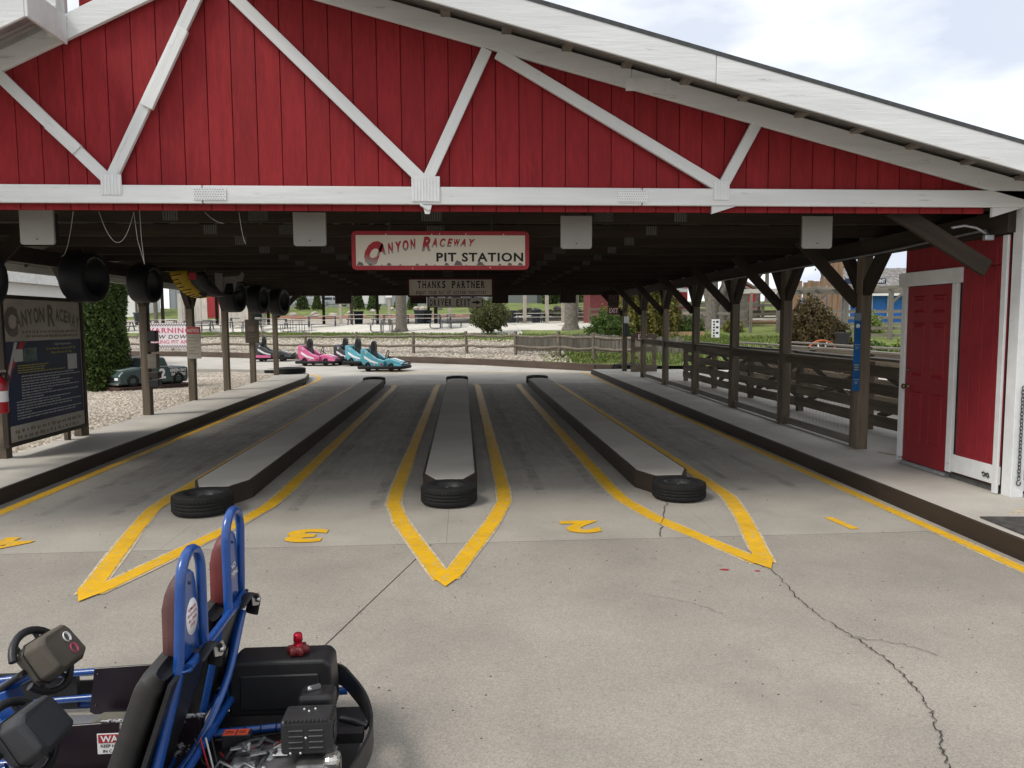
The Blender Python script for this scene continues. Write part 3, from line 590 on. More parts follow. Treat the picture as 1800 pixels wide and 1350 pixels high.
# inner trusses every 1.22 m, dark
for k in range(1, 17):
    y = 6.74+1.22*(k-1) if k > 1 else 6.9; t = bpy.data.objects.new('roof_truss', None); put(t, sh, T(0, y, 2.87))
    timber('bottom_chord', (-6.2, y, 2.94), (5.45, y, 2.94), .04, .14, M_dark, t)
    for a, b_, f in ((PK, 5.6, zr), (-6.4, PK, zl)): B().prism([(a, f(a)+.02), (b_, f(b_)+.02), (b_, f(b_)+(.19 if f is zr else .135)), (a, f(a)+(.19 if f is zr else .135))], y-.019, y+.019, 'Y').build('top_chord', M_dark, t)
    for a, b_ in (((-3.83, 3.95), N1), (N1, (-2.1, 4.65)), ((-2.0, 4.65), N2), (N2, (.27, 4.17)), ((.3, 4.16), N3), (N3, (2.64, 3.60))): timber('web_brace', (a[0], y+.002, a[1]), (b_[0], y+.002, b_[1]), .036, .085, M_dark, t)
    if k < 14:
        for px, w, ribs in ((-2.93, .16, 1), (-.3, .22, 1), (2.32, .14, 1), (-2.1+.02*k, .2, 0), (1.5, .2, 0)):
            o = B().box(px-w/2, px+w/2, y-.026, y-.021, 2.89, 3.0).build('nail_plate', mat('dark_plate', (.075, .072, .068), .6, .3, var=.3, scale=30), t)
            if k < 6 and ribs: 
                b = B(); [b.box(px-w/2+q*.026+.006, px-w/2+q*.026+.018, y-.029, y-.0262, 2.892, 2.998) for q in range(int(w/.026))]; b.build('plate_ribs', M_plate, o)
# side beams, posts and knee braces
RP = [(5.208, 9.49), (5.237, 11.9), (5.276, 14.3), (5.36, 17.0), (5.37, 19.6), (5.42, 22.25), (5.47, 25.1)]
LP = [(-5.786, 8.9), (-5.79, 11.77), (-5.83, 14.31), (-5.93, 16.95), (-5.97, 19.5), (-6.02, 22.1), (-6.03, 24.85)]
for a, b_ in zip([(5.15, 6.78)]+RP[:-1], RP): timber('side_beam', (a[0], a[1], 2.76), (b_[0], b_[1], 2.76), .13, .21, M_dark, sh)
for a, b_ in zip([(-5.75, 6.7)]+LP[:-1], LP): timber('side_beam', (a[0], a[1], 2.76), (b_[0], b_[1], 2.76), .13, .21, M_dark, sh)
for side, PP in ((1, RP), (-1, LP)):
    for k, (x, y) in enumerate(PP):
        timber('roof_post', (x, y, .1), (x, y, 2.66), .145, .145, M_post, sh, bev=.008)
        for d in (-1, 1):
            if k == len(PP)-1 and d == 1: continue
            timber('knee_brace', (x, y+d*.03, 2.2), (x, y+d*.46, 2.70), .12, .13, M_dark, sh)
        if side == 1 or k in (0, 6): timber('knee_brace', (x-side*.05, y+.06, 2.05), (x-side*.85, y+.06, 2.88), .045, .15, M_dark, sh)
    if side == 1: timber('knee_brace', (5.02, 6.95, 2.33), (4.05, 6.95, 2.90), .05, .16, M_dark, sh)
timber('white_post', (5.225, YG+.045, .16), (5.225, YG+.045, 2.868), .125, .13, M_whitec, sh, up=(0, 1, 0)); 
timber('end_beam', (-6.1, 25.1, 2.8), (5.5, 25.1, 2.8), .05, .16, M_dark, sh)
# conduit and junction boxes along the right beam
cd = B(); cd.tube([(5.03, 6.95, 2.62), (5.03, 7.0, 2.7), (5.08, 9, 2.655), (5.12, 12, 2.64), (5.2, 16, 2.64)], .012, 6); cd.build('conduit', M_galv, sh)
B().tube([(4.98, 6.93, 2.66), (4.86, 6.9, 2.71), (4.74, 6.9, 2.73), (4.62, 6.9, 2.71)], .013, 8).build('conduit', M_galv, sh); B().cbox((5.0, 6.92, 2.62), (.09, .05, .05)).build('junction_box', M_galv, sh, bev=.006)
# four grey panels under the gable, four dark ones at the far end
for k, (x, z, lab) in enumerate(((-3.89, 2.58, 'grey square panel hanging over lane four by the left edge'), (-1.42, 2.57, 'grey square panel hanging over lane three, left of the name sign'), (1.11, 2.547, 'grey square panel hanging over lane two, right of the name sign'), (3.5, 2.552, 'grey square panel hanging over lane one near the booth'))):
    c = .022; w, h = .152, .315; t = thing('grey_panel_lamp', (x, 7.3, z), lab, 'panel', 'grey panels under the gable')
    pts = [(x-w+c, z), (x+w-c, z), (x+w-.006, z+.007), (x+w, z+c), (x+w, z+h), (x-w, z+h), (x-w, z+c), (x-w+.006, z+.007)]
    B().prism(pts, 7.28, 7.31, 'Y').build('face_panel', M_panel, t, bev=.004); B().box(x-.12, x+.12, 7.311, 7.42, z+.05, z+h-.02).build('lamp_housing', M_blk, t)
    for s in (-.09, .09): timber('hanger', (x+s, 7.33, z+h-.01), (x+s, 7.33, 2.99), .02, .02, M_steel, t)
    B().cbox((x, 7.278, z+.05), (.012, .004, .012)).build('screw', M_steel, t)
for k, (x, lab) in enumerate(((-3.62, 'dark square panel at the far end over lane four'), (-1.33, 'dark square panel at the far end behind the thanks sign'), (1.2, 'dark square panel at the far end right of the thanks sign'), (3.32, 'dark square panel at the far end over lane one'))):
    t = thing('dark_panel_lamp', (x, 23.5, 2.5), lab, 'panel', 'dark panels at the far end'); B().box(x-.25, x+.25, 23.48, 23.52, 2.42, 2.88).build('face_panel', mat('dark_brown_panel', (.035, .022, .018), .6), t, bev=.01)
    for s in (-.15, .15): timber('hanger', (x+s, 23.5, 2.87), (x+s, 23.5, 2.99), .02, .02, M_steel, t)
# hanging wires on the left
def wire(pts, r=.0028): return B().tube(pts, r, 5)
def sag(a, b_, d, n=10): return [(a[0]+(b_[0]-a[0])*t, a[1]+(b_[1]-a[1])*t, a[2]+(b_[2]-a[2])*t-4*d*t*(1-t)) for t in np.linspace(0, 1, n)]
M_wire = mat('pale_cable', (.3, .29, .27), .6)
for pts, lab in ((sag((-3.42, 7.0, 2.84), (-4.55, 9.0, 2.62), .1), 'thin pale cable drooping left of the gable toward the beam'), (sag((-3.2, 7.0, 2.84), (-2.9, 7.0, 2.84), .27, 14), 'pale cable hanging in a loop under the gable'),
                 ([(-2.9, 7.0, 2.84), (-2.88, 7.0, 2.6), (-2.84, 7.02, 2.4)], 'pale cable hanging straight down right of the loop'), ([(-2.85, 7.0, 2.86), (-2.845, 7.0, 2.6), (-2.836, 7.02, 2.38)], 'thinnest cable hanging straight down beside the loop'),
                 (sag((-2.28, 6.98, 2.84), (-2.12, 6.98, 2.74), .02), 'short dark cable curving near the nail plates'), (sag((-1.98, 6.98, 2.84), (-1.93, 6.98, 2.56), .05), 'short cable dangling left of the grey panel')):
    tag(wire(pts).build('hanging_cable', M_wire), lab, 'cable', 'cables under the gable')
# ---------------------------------------------------------------- hanging signs
def board(name, label, x0, x1, z0, z1, y, m, frame=None, fw=.035, rad=.04, group=None):
    t = thing(name, ((x0+x1)/2, y, z0), label, 'sign', group)
    def rr(a, b_, c, d, r): return [(a+r, c), (b_-r, c), (b_-r*.3, c+r*.3), (b_, c+r), (b_, d-r), (b_-r*.3, d-r*.3), (b_-r, d), (a+r, d), (a+r*.3, d-r*.3), (a, d-r), (a, c+r), (a+r*.3, c+r*.3)]
    if frame: B().prism(rr(x0, x1, z0, z1, rad), y-.01, y+.02, 'Y').build('border', frame, t, bev=.003); B().box(x0+fw, x1-fw, y-.0125, y-.0105, z0+fw, z1-fw).build('face', m, t)
    else: B().box(x0, x1, y-.01, y+.015, z0, z1).build('face', m, t)
    return t
t = board('name_sign', 'cream hanging sign with red border reading CANYON RACEWAY PIT STATION', -1.12, .708, 2.388, 2.785, 7.9, M_cream, M_signred, .044)
gm = mat('red_to_grey_print', (.36, .03, .04), .5); _t = gm.node_tree; _P = _t.nodes['Principled BSDF']; _t.links.remove(_P.inputs['Base Color'].links[0])
_c = _t.nodes.new('ShaderNodeTexCoord'); _s = _t.nodes.new('ShaderNodeSeparateXYZ'); _r2 = _t.nodes.new('ShaderNodeValToRGB'); _t.links.new(_c.outputs['Generated'], _s.inputs[0]); _t.links.new(_s.outputs[1], _r2.inputs[0]); _t.links.new(_r2.outputs[0], _P.inputs['Base Color'])
_r2.color_ramp.elements[0].position = .12; _r2.color_ramp.elements[0].color = (.32, .29, .27, 1); _r2.color_ramp.elements[1].position = .42; _r2.color_ramp.elements[1].color = (.4, .025, .035, 1)
def arc_word(word, x0, x1, zf, hf, y, m, parent, shear=.25, rise=lambda q: 0, bold=.03):
    n = len(word); ws = [1.5 if i == 0 else 1.0 for i in range(n)]; tot = sum(ws); x = x0
    for i, ch in enumerate(word):
        w = (x1-x0)*ws[i]/tot; q = (i+.5)/n; text(ch, m, parent, T(x+w/2, y, zf(q)) @ FRONT @ rot(z=rise(q)), h=hf(q, i), w=w*.86, bold=bold, shear=shear); x += w
ys = 7.8865
C1 = T(-.94, ys, 2.462) @ FRONT
text('C', gm, t, T(-.945, ys, 2.465) @ FRONT @ rot(z=-.18), h=.205, w=.175, bold=.085, shear=.3)
arc_word('ANYON', -.875, -.455, lambda q: 2.535+.075*q, lambda q, i: .105-.012*q, ys, gm, t, .3, lambda q: .16, .05)
arc_word('RACEWAY', -.42, .13, lambda q: (2.585 if q < .1 else 2.62)+.012*q, lambda q, i: .135 if i == 0 else .088-.02*q, ys, gm, t, .3, lambda q: .03-.1*q, .05)
text('PIT STATION', M_blkprint, t, T(.195, ys, 2.475) @ FRONT, h=.086, w=.9, bold=.03, space=1.12)
rk = random.Random(3)
for k in range(16):                                   # flaked paint along the lower edge
    x = -1.05+k*.108+rk.uniform(-.04, .04); s = rk.uniform(.008, .035 if k not in (0, 9, 11, 12) else .075)
    B().prism([(x, 2.434), (x+s*1.6, 2.433), (x+s*1.3, 2.434+s*.6), (x+s*.5, 2.434+s*.9)], ys-.0012, ys-.0008, 'Y').build('paint_flake', M_plate, t)
for k, (x, z) in enumerate(((-.77, 2.748), (-.3, 2.75), (-.22, 2.757), (.05, 2.752), (.44, 2.75), (.3, 2.41), (-.5, 2.40))): B().cbox((x, 7.8888, z), (.012, .002, .01)).build('paint_chip', M_cream, t)
for x in (-.733, .318):
    b = B(); [b.tube([(x+.012*math.cos(a)*(1 if k % 2 else .4), 7.9+.012*math.cos(a)*(0.2 if k % 2 else 1), 2.80+.03*k+.02*math.sin(a)) for a in np.linspace(0, 6.28, 9)[:-1]], .0035, 5, True) for k in range(6)]; b.build('hanging_chain', M_steel, t)
t = board('thanks_sign', 'tan hanging sign with dark red border reading THANKS PARTNER', -.985, .587, 2.31, 2.655, 14, mat('pale_sign', (.62, .56, .47), .6, var=.1, scale=4, dirt=.15), mat('dark_red_border', (.09, .012, .014), .6), .03, .012)
yt = 13.987
def slab_text(s, h, w, x, z, y, parent, m=M_blkprint, bold=.03, serif=True):
    """bold letters given flat western serifs"""
    n = len(s); cw = w/n
    for i, ch in enumerate(s):
        if ch == ' ': continue
        cx = x-w/2+cw*(i+.5); text(ch, m, parent, T(cx, y, z) @ FRONT, h=h, w=cw*(.74 if ch not in 'I1' else .3), bold=bold)
        if serif:
            b = B(); ends = {'T': [(0, 0)], 'I': [(0, 0), (0, 1)], 'Y': [(0, 0)], 'P': [(-.22, 0)], 'D': [], 'O': [], 'C': [], 'S': [], 'J': [], 'V': [(-.25, 1), (.25, 1)], 'U': [(-.25, 1), (.25, 1)]}.get(ch, [(-.25, 0), (.25, 0)]+([(-.25, 1), (.25, 1)] if ch in 'HKNXM' else []))
            for ex, tp in ends: b.cbox((cx+ex*cw, y-.0012, z+(h*.965 if tp else h*.035)), (cw*.36, .0006, h*.07))
            if ends: b.build('serif', m, parent)
slab_text('THANKS PARTNER', .125, 1.25, -.19, 2.475, yt, t); slab_text('ENJOY YOUR DAY AT ACTION TERRITORY', .06, 1.3, -.19, 2.36, yt, t, bold=.02, serif=False)
for x in (-.7, .3): B().tube([(x, 14, 2.65), (x, 14, 2.9)], .006, 5).build('hanger', M_steel, t)
t = board('driver_exit_sign', 'tan hanging sign reading DRIVER EXIT with an arrow pointing right', -.62, .385, 2.115, 2.3, 14.02, MATS['pale_sign'], M_blkprint, .012, .006)
slab_text('DRIVER EXIT', .115, .76, -.215, 2.15, 14.005, t); B().prism([(.2, 2.19), (.27, 2.19), (.27, 2.165), (.36, 2.207), (.27, 2.25), (.27, 2.225), (.2, 2.225)], 14.004, 14.0075, 'Y').build('arrow', M_blkprint, t)
for x in (-.5, .28): B().tube([(x, 14.02, 2.295), (x, 14.02, 2.33)], .005, 5).build('hanger', M_steel, t)
# ---------------------------------------------------------------- the red booth at the right
bo = thing('pit_booth', (5.7, 7.5, .16), 'red painted booth with white trim and a red panel door', 'booth'); XB = 5.16
x0, y0, y1 = XB, 6.83, 8.5; zt = 2.64
B().box(XB+.014, 8.2, y0, y1, .22, zt).build('wall_core', M_brown_board, bo)
B().box(XB+.03, 8.2, y0+.02, y1-.02, .1, .22).build('block_footing', mat('block_footing', (.1, .1, .095), .9, var=.3, scale=14), bo)
yb = y0
k = 0
DY0, DY1 = 7.62, 8.43; DZ = 2.22
while yb < y1-.01:                                      # boards of the lane side; a lap joint above door height
    a, b_ = yb+.003, min(yb+.165, y1)-.003
    segs = [(.24, 2.36)] if b_ < DY0-.09 else ([(2.37, 2.36)] if a > DY0-.1 else [(.24, 2.36)])
    if b_ < DY0-.02: B().box(XB-.004, XB+.012, a, b_, .24, 2.365).build('siding_board', M_red if 0 else mat('booth_red', (.25, .016, .024), .55, var=.1, scale=7, bump=.2, bscale=60, dirt=.12), bo, bev=.003)
    elif a > DY1+.02: B().box(XB-.004, XB+.012, a, b_, .24, 2.365).build('siding_board', MATS['booth_red'], bo, bev=.003)
    else: B().box(XB-.004, XB+.012, a, b_, DZ+.02, 2.365).build('siding_board', MATS['booth_red'], bo, bev=.003)
    B().box(XB-.004, XB+.012, a, b_, 2.37, zt).build('siding_board', MATS['booth_red'], bo, bev=.003); yb += .165
xb = 5.30
while xb < 8.1:
    B().box(xb+.003, xb+.162, y0-.014, y0-.001, .3, zt).build('siding_board', MATS['booth_red'], bo, bev=.003); xb += .165
dr = B().box(XB-.010, XB+.012, DY0+.008, DY1-.008, .215, DZ).build('door', M_reddoor, bo, bev=.003)
dw = DY1-DY0
for ya, yb_ in ((.13, .43), (.57, .87)):
    for za, zb_ in ((.12, .41), (.49, .80), (.85, .95)):
        Y0, Y1, Z0, Z1 = DY0+dw*ya, DY0+dw*yb_, .215+2.0*za, .215+2.0*zb_; c = .018; xf = XB-.0105
        vs = [(xf, Y0, Z0), (xf, Y1, Z0), (xf, Y1, Z1), (xf, Y0, Z1)]; i1 = [(xf-.007, Y0+c, Z0+c), (xf-.007, Y1-c, Z0+c), (xf-.007, Y1-c, Z1-c), (xf-.007, Y0+c, Z1-c)]; i2 = [(xf-.001, Y0+2*c, Z0+2*c), (xf-.001, Y1-2*c, Z0+2*c), (xf-.001, Y1-2*c, Z1-2*c), (xf-.001, Y0+2*c, Z1-2*c)]; i3 = [(xf-.006, Y0+3.2*c, Z0+3.2*c), (xf-.006, Y1-3.2*c, Z0+3.2*c), (xf-.006, Y1-3.2*c, Z1-3.2*c), (xf-.006, Y0+3.2*c, Z1-3.2*c)]
        b = B(); b.add(vs+i1+i2+i3, [(4*r_+j, 4*r_+(j+1) % 4, 4*r_+4+(j+1) % 4, 4*r_+4+j) for r_ in range(3) for j in range(4)]+[(12, 13, 14, 15)]); b.build('door_panel', M_reddoor, dr)
M_brass = mat('worn_brass', (.16, .12, .07), .35, .8, var=.2)
b = B(); b.lathe([(.001, 0), (.032, .0), (.03, .008), (.012, .012), (.012, .035), (.03, .045), (.031, .062), (.02, .074), (.001, .076)], 16, T(XB-.011, DY1-.07, 1.08) @ rot(y=R(-90))); b.build('knob', M_brass, dr)
b = B(); b.lathe([(.001, 0), (.027, .0), (.025, .012), (.001, .015)], 14, T(XB-.011, DY1-.07, 1.27) @ rot(y=R(-90))); b.build('deadbolt', M_brass, dr)
B().box(XB-.028, XB+.01, DY1+.002, DY1+.085, .24, DZ+.005).build('door_trim', M_whitec, bo, bev=.003); B().box(XB-.028, XB+.01, DY0-.085, DY0-.002, .235, DZ+.005).build('door_trim', M_whitec, bo, bev=.003)
B().box(XB-.030, XB+.01, DY0-.14, DY1+.16, DZ+.008, DZ+.165).build('door_header', M_whitec, bo, bev=.003)
B().box(XB-.024, XB+.01, y0+.002, DY0-.088, .25, .43).build('base_board', M_whitec, bo, bev=.003); B().box(XB-.024, XB+.01, DY1+.088, y1+.012, .19, .43).build('base_board', M_whitec, bo, bev=.003)
B().box(XB-.03, XB+.05, DY0, DY1, .17, .21).build('threshold', M_galv, bo)
B().box(5.3, 8.2, y0-.024, y0-.001, .19, .3).build('base_board', M_whitec, bo, bev=.003)
B().box(5.13, 5.155, y0+.001, y0+.07, .165, 2.64).build('corner_trim', M_whitec, bo, bev=.004)
B().box(XB, 8.2, y0, y1, zt, zt+.03).build('ceiling', M_dark, bo)
b = B(); b.tube([(XB-.03, DY1-.02, .235), (XB-.055, DY1-.03, .2), (XB-.05, DY1-.0, .17)], .008, 6); b.build('door_stop', M_chrome, bo)
def chain(name, p, n, pitch, r, m, label):
    b = B()
    for k in range(n):
        a = 0 if k % 2 else R(90); q = [(r*1.0*math.cos(s)*math.cos(a)*.75, r*math.cos(s)*math.sin(a)*.75, pitch*.72*math.sin(s)) for s in np.linspace(0, 6.283, 11)[:-1]]
        b.tube([(p[0]+u[0], p[1]+u[1], p[2]-k*pitch+u[2]) for u in q], r*.24, 5, True)
    e = p[2]-n*pitch; b.tube([(p[0]+.02*math.cos(s), p[1], e-.01+.028*math.sin(s)) for s in np.linspace(1.6, 6.6, 10)], .005, 6)
    return tag(b.build(name, m), label, 'chain')
chain('door_chain', (5.225, y0-.165, 1.2), 26, .034, .017, M_steel, 'steel link chain hanging down the white corner of the booth')
b = B(); b.tube([(XB-.035, 6.98+.05*math.cos(s)*(1 if s < 3.2 else .8), .325+.02*math.sin(2*s)) for s in np.linspace(0, 6.0, 16)], .006, 6); tag(b.build('chain_hook', M_steel), 'small steel hook on the white base board of the booth', 'hook')
# ---------------------------------------------------------------- tyres lying at the island ends
def tyre_mesh(b, Ro, Wd, M, tread=True, n=48, ri=.56):
    w = Wd/2; r1 = Ro*ri
    b.lathe([(r1, -w*.8), (r1*1.06, -w*.95), (Ro*.78, -w), (Ro*.93, -w*.9), (Ro*.985, -w*.74), (Ro, -w*.6), (Ro, -w*.38), (Ro*.978, -w*.36), (Ro*.978, -w*.30), (Ro, -w*.28), (Ro, -.06*w), (Ro*.978, -.04*w), (Ro*.978, .04*w), (Ro, .06*w), (Ro, w*.28), (Ro*.978, w*.30), (Ro*.978, w*.36), (Ro, w*.38), (Ro, w*.6), (Ro*.985, w*.74), (Ro*.93, w*.9), (Ro*.78, w), (r1*1.06, w*.95), (r1, w*.8)], n, M, True, True)
    if tread:
        for k in range(n):
            for z0, z1, o in ((.42, .6, 0), (.62, .8, .5), (-.6, -.42, .3), (-.26, -.1, .6), (.1, .26, .2)):
                a = 2*math.pi*(k+o)/n; c, s = math.cos(a), math.sin(a); q = Ro*1.0 if abs(z0) < .61 else Ro*.985; t_ = Ro*.035
                Mk = M @ Matrix(((c, -s, 0, c*q), (s, c, 0, s*q), (0, 0, 1, 0), (0, 0, 0, 1))); b.box(-.006, .0035, -t_, t_, z0*w, z1*w, Mk)
    return b
def flat_tyre(x, y, z, Ro, Wd, label, rz=0., tread=True, tilt=0.):
    t = thing('lying_tyre', (x, y, z), label, 'tyre', 'tyres at the island ends'); M = T(x, y, z+Wd/2+tilt*.5) @ rot(x=tilt, z=rz)
    o = tyre_mesh(B(), Ro, Wd, M, tread).build('tyre', M_rubber, t)
    b = B(); r1 = Ro*.57; w = Wd/2; b.lathe([(r1, -w*.75), (r1, w*.72), (r1*1.05, w*.86), (r1*.97, w*.84), (r1*.9, w*.4), (r1*.72, w*.25), (r1*.5, w*.34), (r1*.3, w*.42), (r1*.26, w*.3), (.001, w*.3)], 28, M); rim = b.build('wheel_rim', M_steel, t)
    for k in range(5):
        a = 2*math.pi*k/5+rz; b = B(); b.lathe([(.001, w*.46), (.012, w*.46), (.012, w*.3)], 8, M @ T(r1*.42*math.cos(a), r1*.42*math.sin(a), 0)); b.build('wheel_nut', M_galv, rim)
    for k in range(10):
        a = 2*math.pi*k/10; b = B(); b.box(r1*.56, r1*.86, -.018, .018, w*.30, w*.355, M @ rot(z=a)); b.build('rim_spoke', M_steel, rim)
flat_tyre(-2.56, 7.46, 0, .285, .2, 'black car tyre lying at the near end of the left island')
flat_tyre(-.15, 7.62, 0, .285, .2, 'black car tyre lying at the near end of the middle island', .3)
flat_tyre(2.25, 7.63, 0, .275, .185, 'black car tyre lying at the near end of the right island', .7)
flat_tyre(-2.6, 22.35, 0, .33, .24, 'black tyre lying at the far end of the left island', tread=False)
flat_tyre(-.16, 22.4, 0, .33, .24, 'black tyre lying at the far end of the middle island', tread=False)
flat_tyre(2.23, 22.35, 0, .33, .24, 'black tyre lying at the far end of the right island', tread=False)
for x, y, z, r_, lab in ((-5.75, 25.6, .16, .5, 'wide tyre lying on the rounded end of the left platform'), (-6.6, 27.4, .0, .5, 'wide tyre lying behind the end of the left platform'), (6.0, 26.6, .12, .55, 'tyre lying on the grass past the exit post')):
    flat_tyre(x, y, z, r_, .2, lab, tread=False)
# racing slicks hung under the left beam
def slick(x, y, z, Ro, Wd, label, rz):
    t = thing('hanging_slick', (x, y, z-Ro), label, 'tyre', 'racing slicks hung along the left beam'); M = T(x, y, z) @ rot(z=rz) @ rot(y=R(90)); w = Wd/2; r1 = Ro*.6
    B().lathe([(r1, -w*.85), (Ro*.8, -w*1.02), (Ro*.95, -w*.95), (Ro, -w*.8), (Ro*1.005, 0), (Ro, w*.8), (Ro*.95, w*.95), (Ro*.8, w*1.02), (r1, w*.85), (r1*.99, w*.6), (r1*1.1, 0), (r1*.99, -w*.6)], 40, M, True, True).build('tyre', M_slick, t)
    for k in range(11):
        a = R(48)+k*R(8); 
        if k in (5,): continue
        b = B(); b.box(-.014, .014, -.022, .022, 0, .002, M @ rot(z=a+R(90)) @ T(Ro*.80, 0, w*1.015)); b.build('sidewall_letter', M_plate, t)
    B().tube([(x, y, z+r1), (x, y, 2.88)], .012, 6).build('hanger', M_steel, t)
for a in ((-5.23, 8.45, 2.34, .36, .36, 'racing slick tyre hanging at the left edge of the picture', R(-8)), (-5.08, 10.6, 2.47, .33, .34, 'largest racing slick hanging over the rules board', R(-8)), (-5.34, 13.2, 2.52, .32, .34, 'racing slick hanging beside the post behind the hedge', R(-6)),
          (-5.3, 18.0, 2.47, .37, .36, 'racing slick hanging right of the yellow body panel', R(-10)), (-5.38, 20.4, 2.47, .37, .36, 'second racing slick right of the yellow body panel', R(-10)), (-5.42, 22.9, 2.46, .4, .36, 'farthest racing slick, hanging at the end of the left beam', R(-14))): slick(*a)
# ---------------------------------------------------------------- blue two-seat kart in the foreground
kt = thing('two_seat_kart', (-1.1, 2.95, 0), 'blue tube framed two seat kart with maroon headrests and rear engine', 'kart')
def tb(name, pts, r=.0165, m=M_blue, parent=kt, n=10): return B().tube(pts, r, n).build(name, m, parent)
def bend(pts, k=4, rad=.05):                        # round the corners of a polyline
    P = [Vector(p) for p in pts]; out = [P[0]]
    for i in range(1, len(P)-1):
        a, c = (P[i-1]-P[i]), (P[i+1]-P[i]); ra = min(rad, a.length*.45, c.length*.45); p0 = P[i]+a.normalized()*ra; p2 = P[i]+c.normalized()*ra
        for j in range(k+1):
            t = j/k; out.append(p0*(1-t)**2+P[i]*2*t*(1-t)+p2*t*t)
    return out+[P[-1]]
def hoop(yc, hw, xt, zt, xk, zk, near):
    a = [(-1.085, yc-.19, .14), (xk-.012, yc-hw*1.15, zk-.03)]; arc = [(xt, yc-hw*math.cos(s), zt-hw+hw*math.sin(s)) for s in np.linspace(0, math.pi, 11)]; c = [(xk-.012, yc+hw*1.15, zk-.03), (-1.085, yc+.19, .14)]
    return tb('seat_hoop', (bend(a+[arc[0]], 3, .06)[:-1] if near else [(xk, yc-hw, zk-.02)])+arc+(bend([arc[-1]]+c, 3, .06)[1:] if not near else [(xk, yc+hw, zk-.02)]), .0185)
HP = ((2.635, 'near'), (3.125, 'far'))
for yc, w in HP:
    zt_ = 1.062 if w == 'near' else 1.078
    hoop(yc, .098, -.955, zt_, -.955, .70, w == 'near')
    hr = bpy.data.objects.new('headrest', None); put(hr, kt, T(-.98, yc, .7))
    prof = [(-.06, .69), (.06, .69), (.078, .72), (.08, .88), (.074, .935), (.055, .972), (.025, .99), (-.025, .99), (-.055, .972), (-.074, .935), (-.08, .88), (-.078, .72)]
    b = B(); nb = len(prof); Ls = [(-.975, 1.0), (-1.01, 1.0), (-1.033, .92), (-1.04, .6)]; vs = []
    for xx, s in Ls: vs += [(-.975+(xx+.975)*(1-.5*max(0, (p[1]-.84)/.15)**2), yc+p[0]*s, .85+(p[1]-.85)*s) for p in prof]
    b.add(vs, [(r_*nb+i, r_*nb+(i+1) % nb, (r_+1)*nb+(i+1) % nb, (r_+1)*nb+i) for r_ in range(3) for i in range(nb)], smooth=True); b.add(vs[-nb:], [tuple(range(nb))], smooth=True); b.build('cushion', M_cush if w == 'far' else M_cushold, hr)
    B().prism([(yc+p[0]*.86, p[1]-.004) for p in prof], -.972, -.962, 'X').build('back_plate', M_blue, hr, bev=.002)
    BK = T(-.9612, yc, 0) @ rot(z=R(90)) @ FRONT         # reading from behind
    if w == 'far':
        text('NO', M_wht, hr, T(-.9605, yc+.0, .835) @ rot(z=R(90)) @ FRONT, h=.022, w=.06, bold=.01); text('BUMPING', M_wht, hr, T(-.9605, yc+.0, .80) @ rot(z=R(90)) @ FRONT, h=.022, w=.115, bold=.01)
    else:
        B().lathe([(.001, 0), (.056, 0), (.056, .0015), (.001, .0015)], 28, T(-.962, yc+.012, .82) @ rot(y=R(90)) @ Matrix.Diagonal((1.15, 1, 1, 1))).build('round_decal', M_wht, hr)
        for s_, z_, w_ in (('REMAIN', .845, .07), ('SEATED UNTIL', .826, .09), ('ALL CARS', .806, .08), ('STOP', .786, .045)): text(s_, M_signred, hr, T(-.9597, yc+.012, z_) @ rot(z=R(90)) @ FRONT, h=.012, w=w_, bold=.012)
    for z_ in (.72, .945): B().ball((-.961, yc, z_), .006, 8).build('bolt', M_steel, hr)
    # seat back, bolster and cushion
    sb = bpy.data.objects.new('seat', None); put(sb, kt, T(-1.15, yc, .12))
    path = bend([(-.995, yc, .70), (-1.04, yc, .66), (-1.10, yc, .50), (-1.17, yc, .30), (-1.215, yc, .18), (-1.24, yc, .12)], 5, .07); vs = []; nn = 16
    for i_, p in enumerate(path):
        t_ = (path[min(i_+1, len(path)-1)]-path[max(i_-1, 0)]).normalized(); nv = Vector((-t_.z, 0, t_.x)); k_ = .55 if i_ in (0, len(path)-1) else 1
        for q_ in range(nn):
            a_ = 2*math.pi*q_/nn; cx_, sx_ = math.cos(a_), math.sin(a_); vs.append(tuple(p+Vector((0, 1, 0))*.222*math.copysign(abs(cx_)**.45, cx_)*(1 if k_ == 1 else .93)+nv*(.046+.012*abs(cx_)**4)*k_*math.copysign(abs(sx_)**.6, sx_)))
    b = B(); m2 = len(path); b.add(vs, [(i_*nn+k, i_*nn+(k+1) % nn, (i_+1)*nn+(k+1) % nn, (i_+1)*nn+k) for i_ in range(m2-1) for k in range(nn)]+[tuple(range(nn)), tuple(range((m2-1)*nn, m2*nn))], smooth=True); b.build('seat_back', M_vinyl, sb)
    B().prism([(-.957, .67), (-.97, .675), (-1.155, .15), (-1.14, .14)], yc-.2, yc+.2, 'Y').build('back_shell', M_blk, sb)
    for s in (-1, 1): B().tube([(p[0]+.012, yc+s*.206, p[2]+.01) for p in path[2:-2]], .0045, 6).build('piping', M_blk, sb)
    B().prism([(-1.20, .10), (-1.60, .10), (-1.64, .11), (-1.60, .135), (-1.22, .13)], yc-.2, yc+.2, 'Y').build('seat_pad', M_pad, sb, bev=.01)
    # belt and latch
    b = B(); b.tube([(-.93, yc-.02, .675), (-.905, yc+.01, .715), (-.9, yc+.05, .705), (-.905, yc+.09, .66), (-.92, yc+.1, .6)], .028, 8, flat=.22); b.build('belt_webbing', M_blk, kt)
    b = B(); b.prism([(-.02, -.03), (.018, -.035), (.03, 0), (.012, .028), (-.018, .02)], 0, .006, 'Z', T(-.893, yc+.075, .675) @ rot(y=R(80), x=R(20))); b.lathe([(.001, .012), (.014, .01), (.014, 0)], 12, T(-.885, yc+.075, .672) @ rot(y=R(80))); b.build('belt_latch', M_chrome, kt)
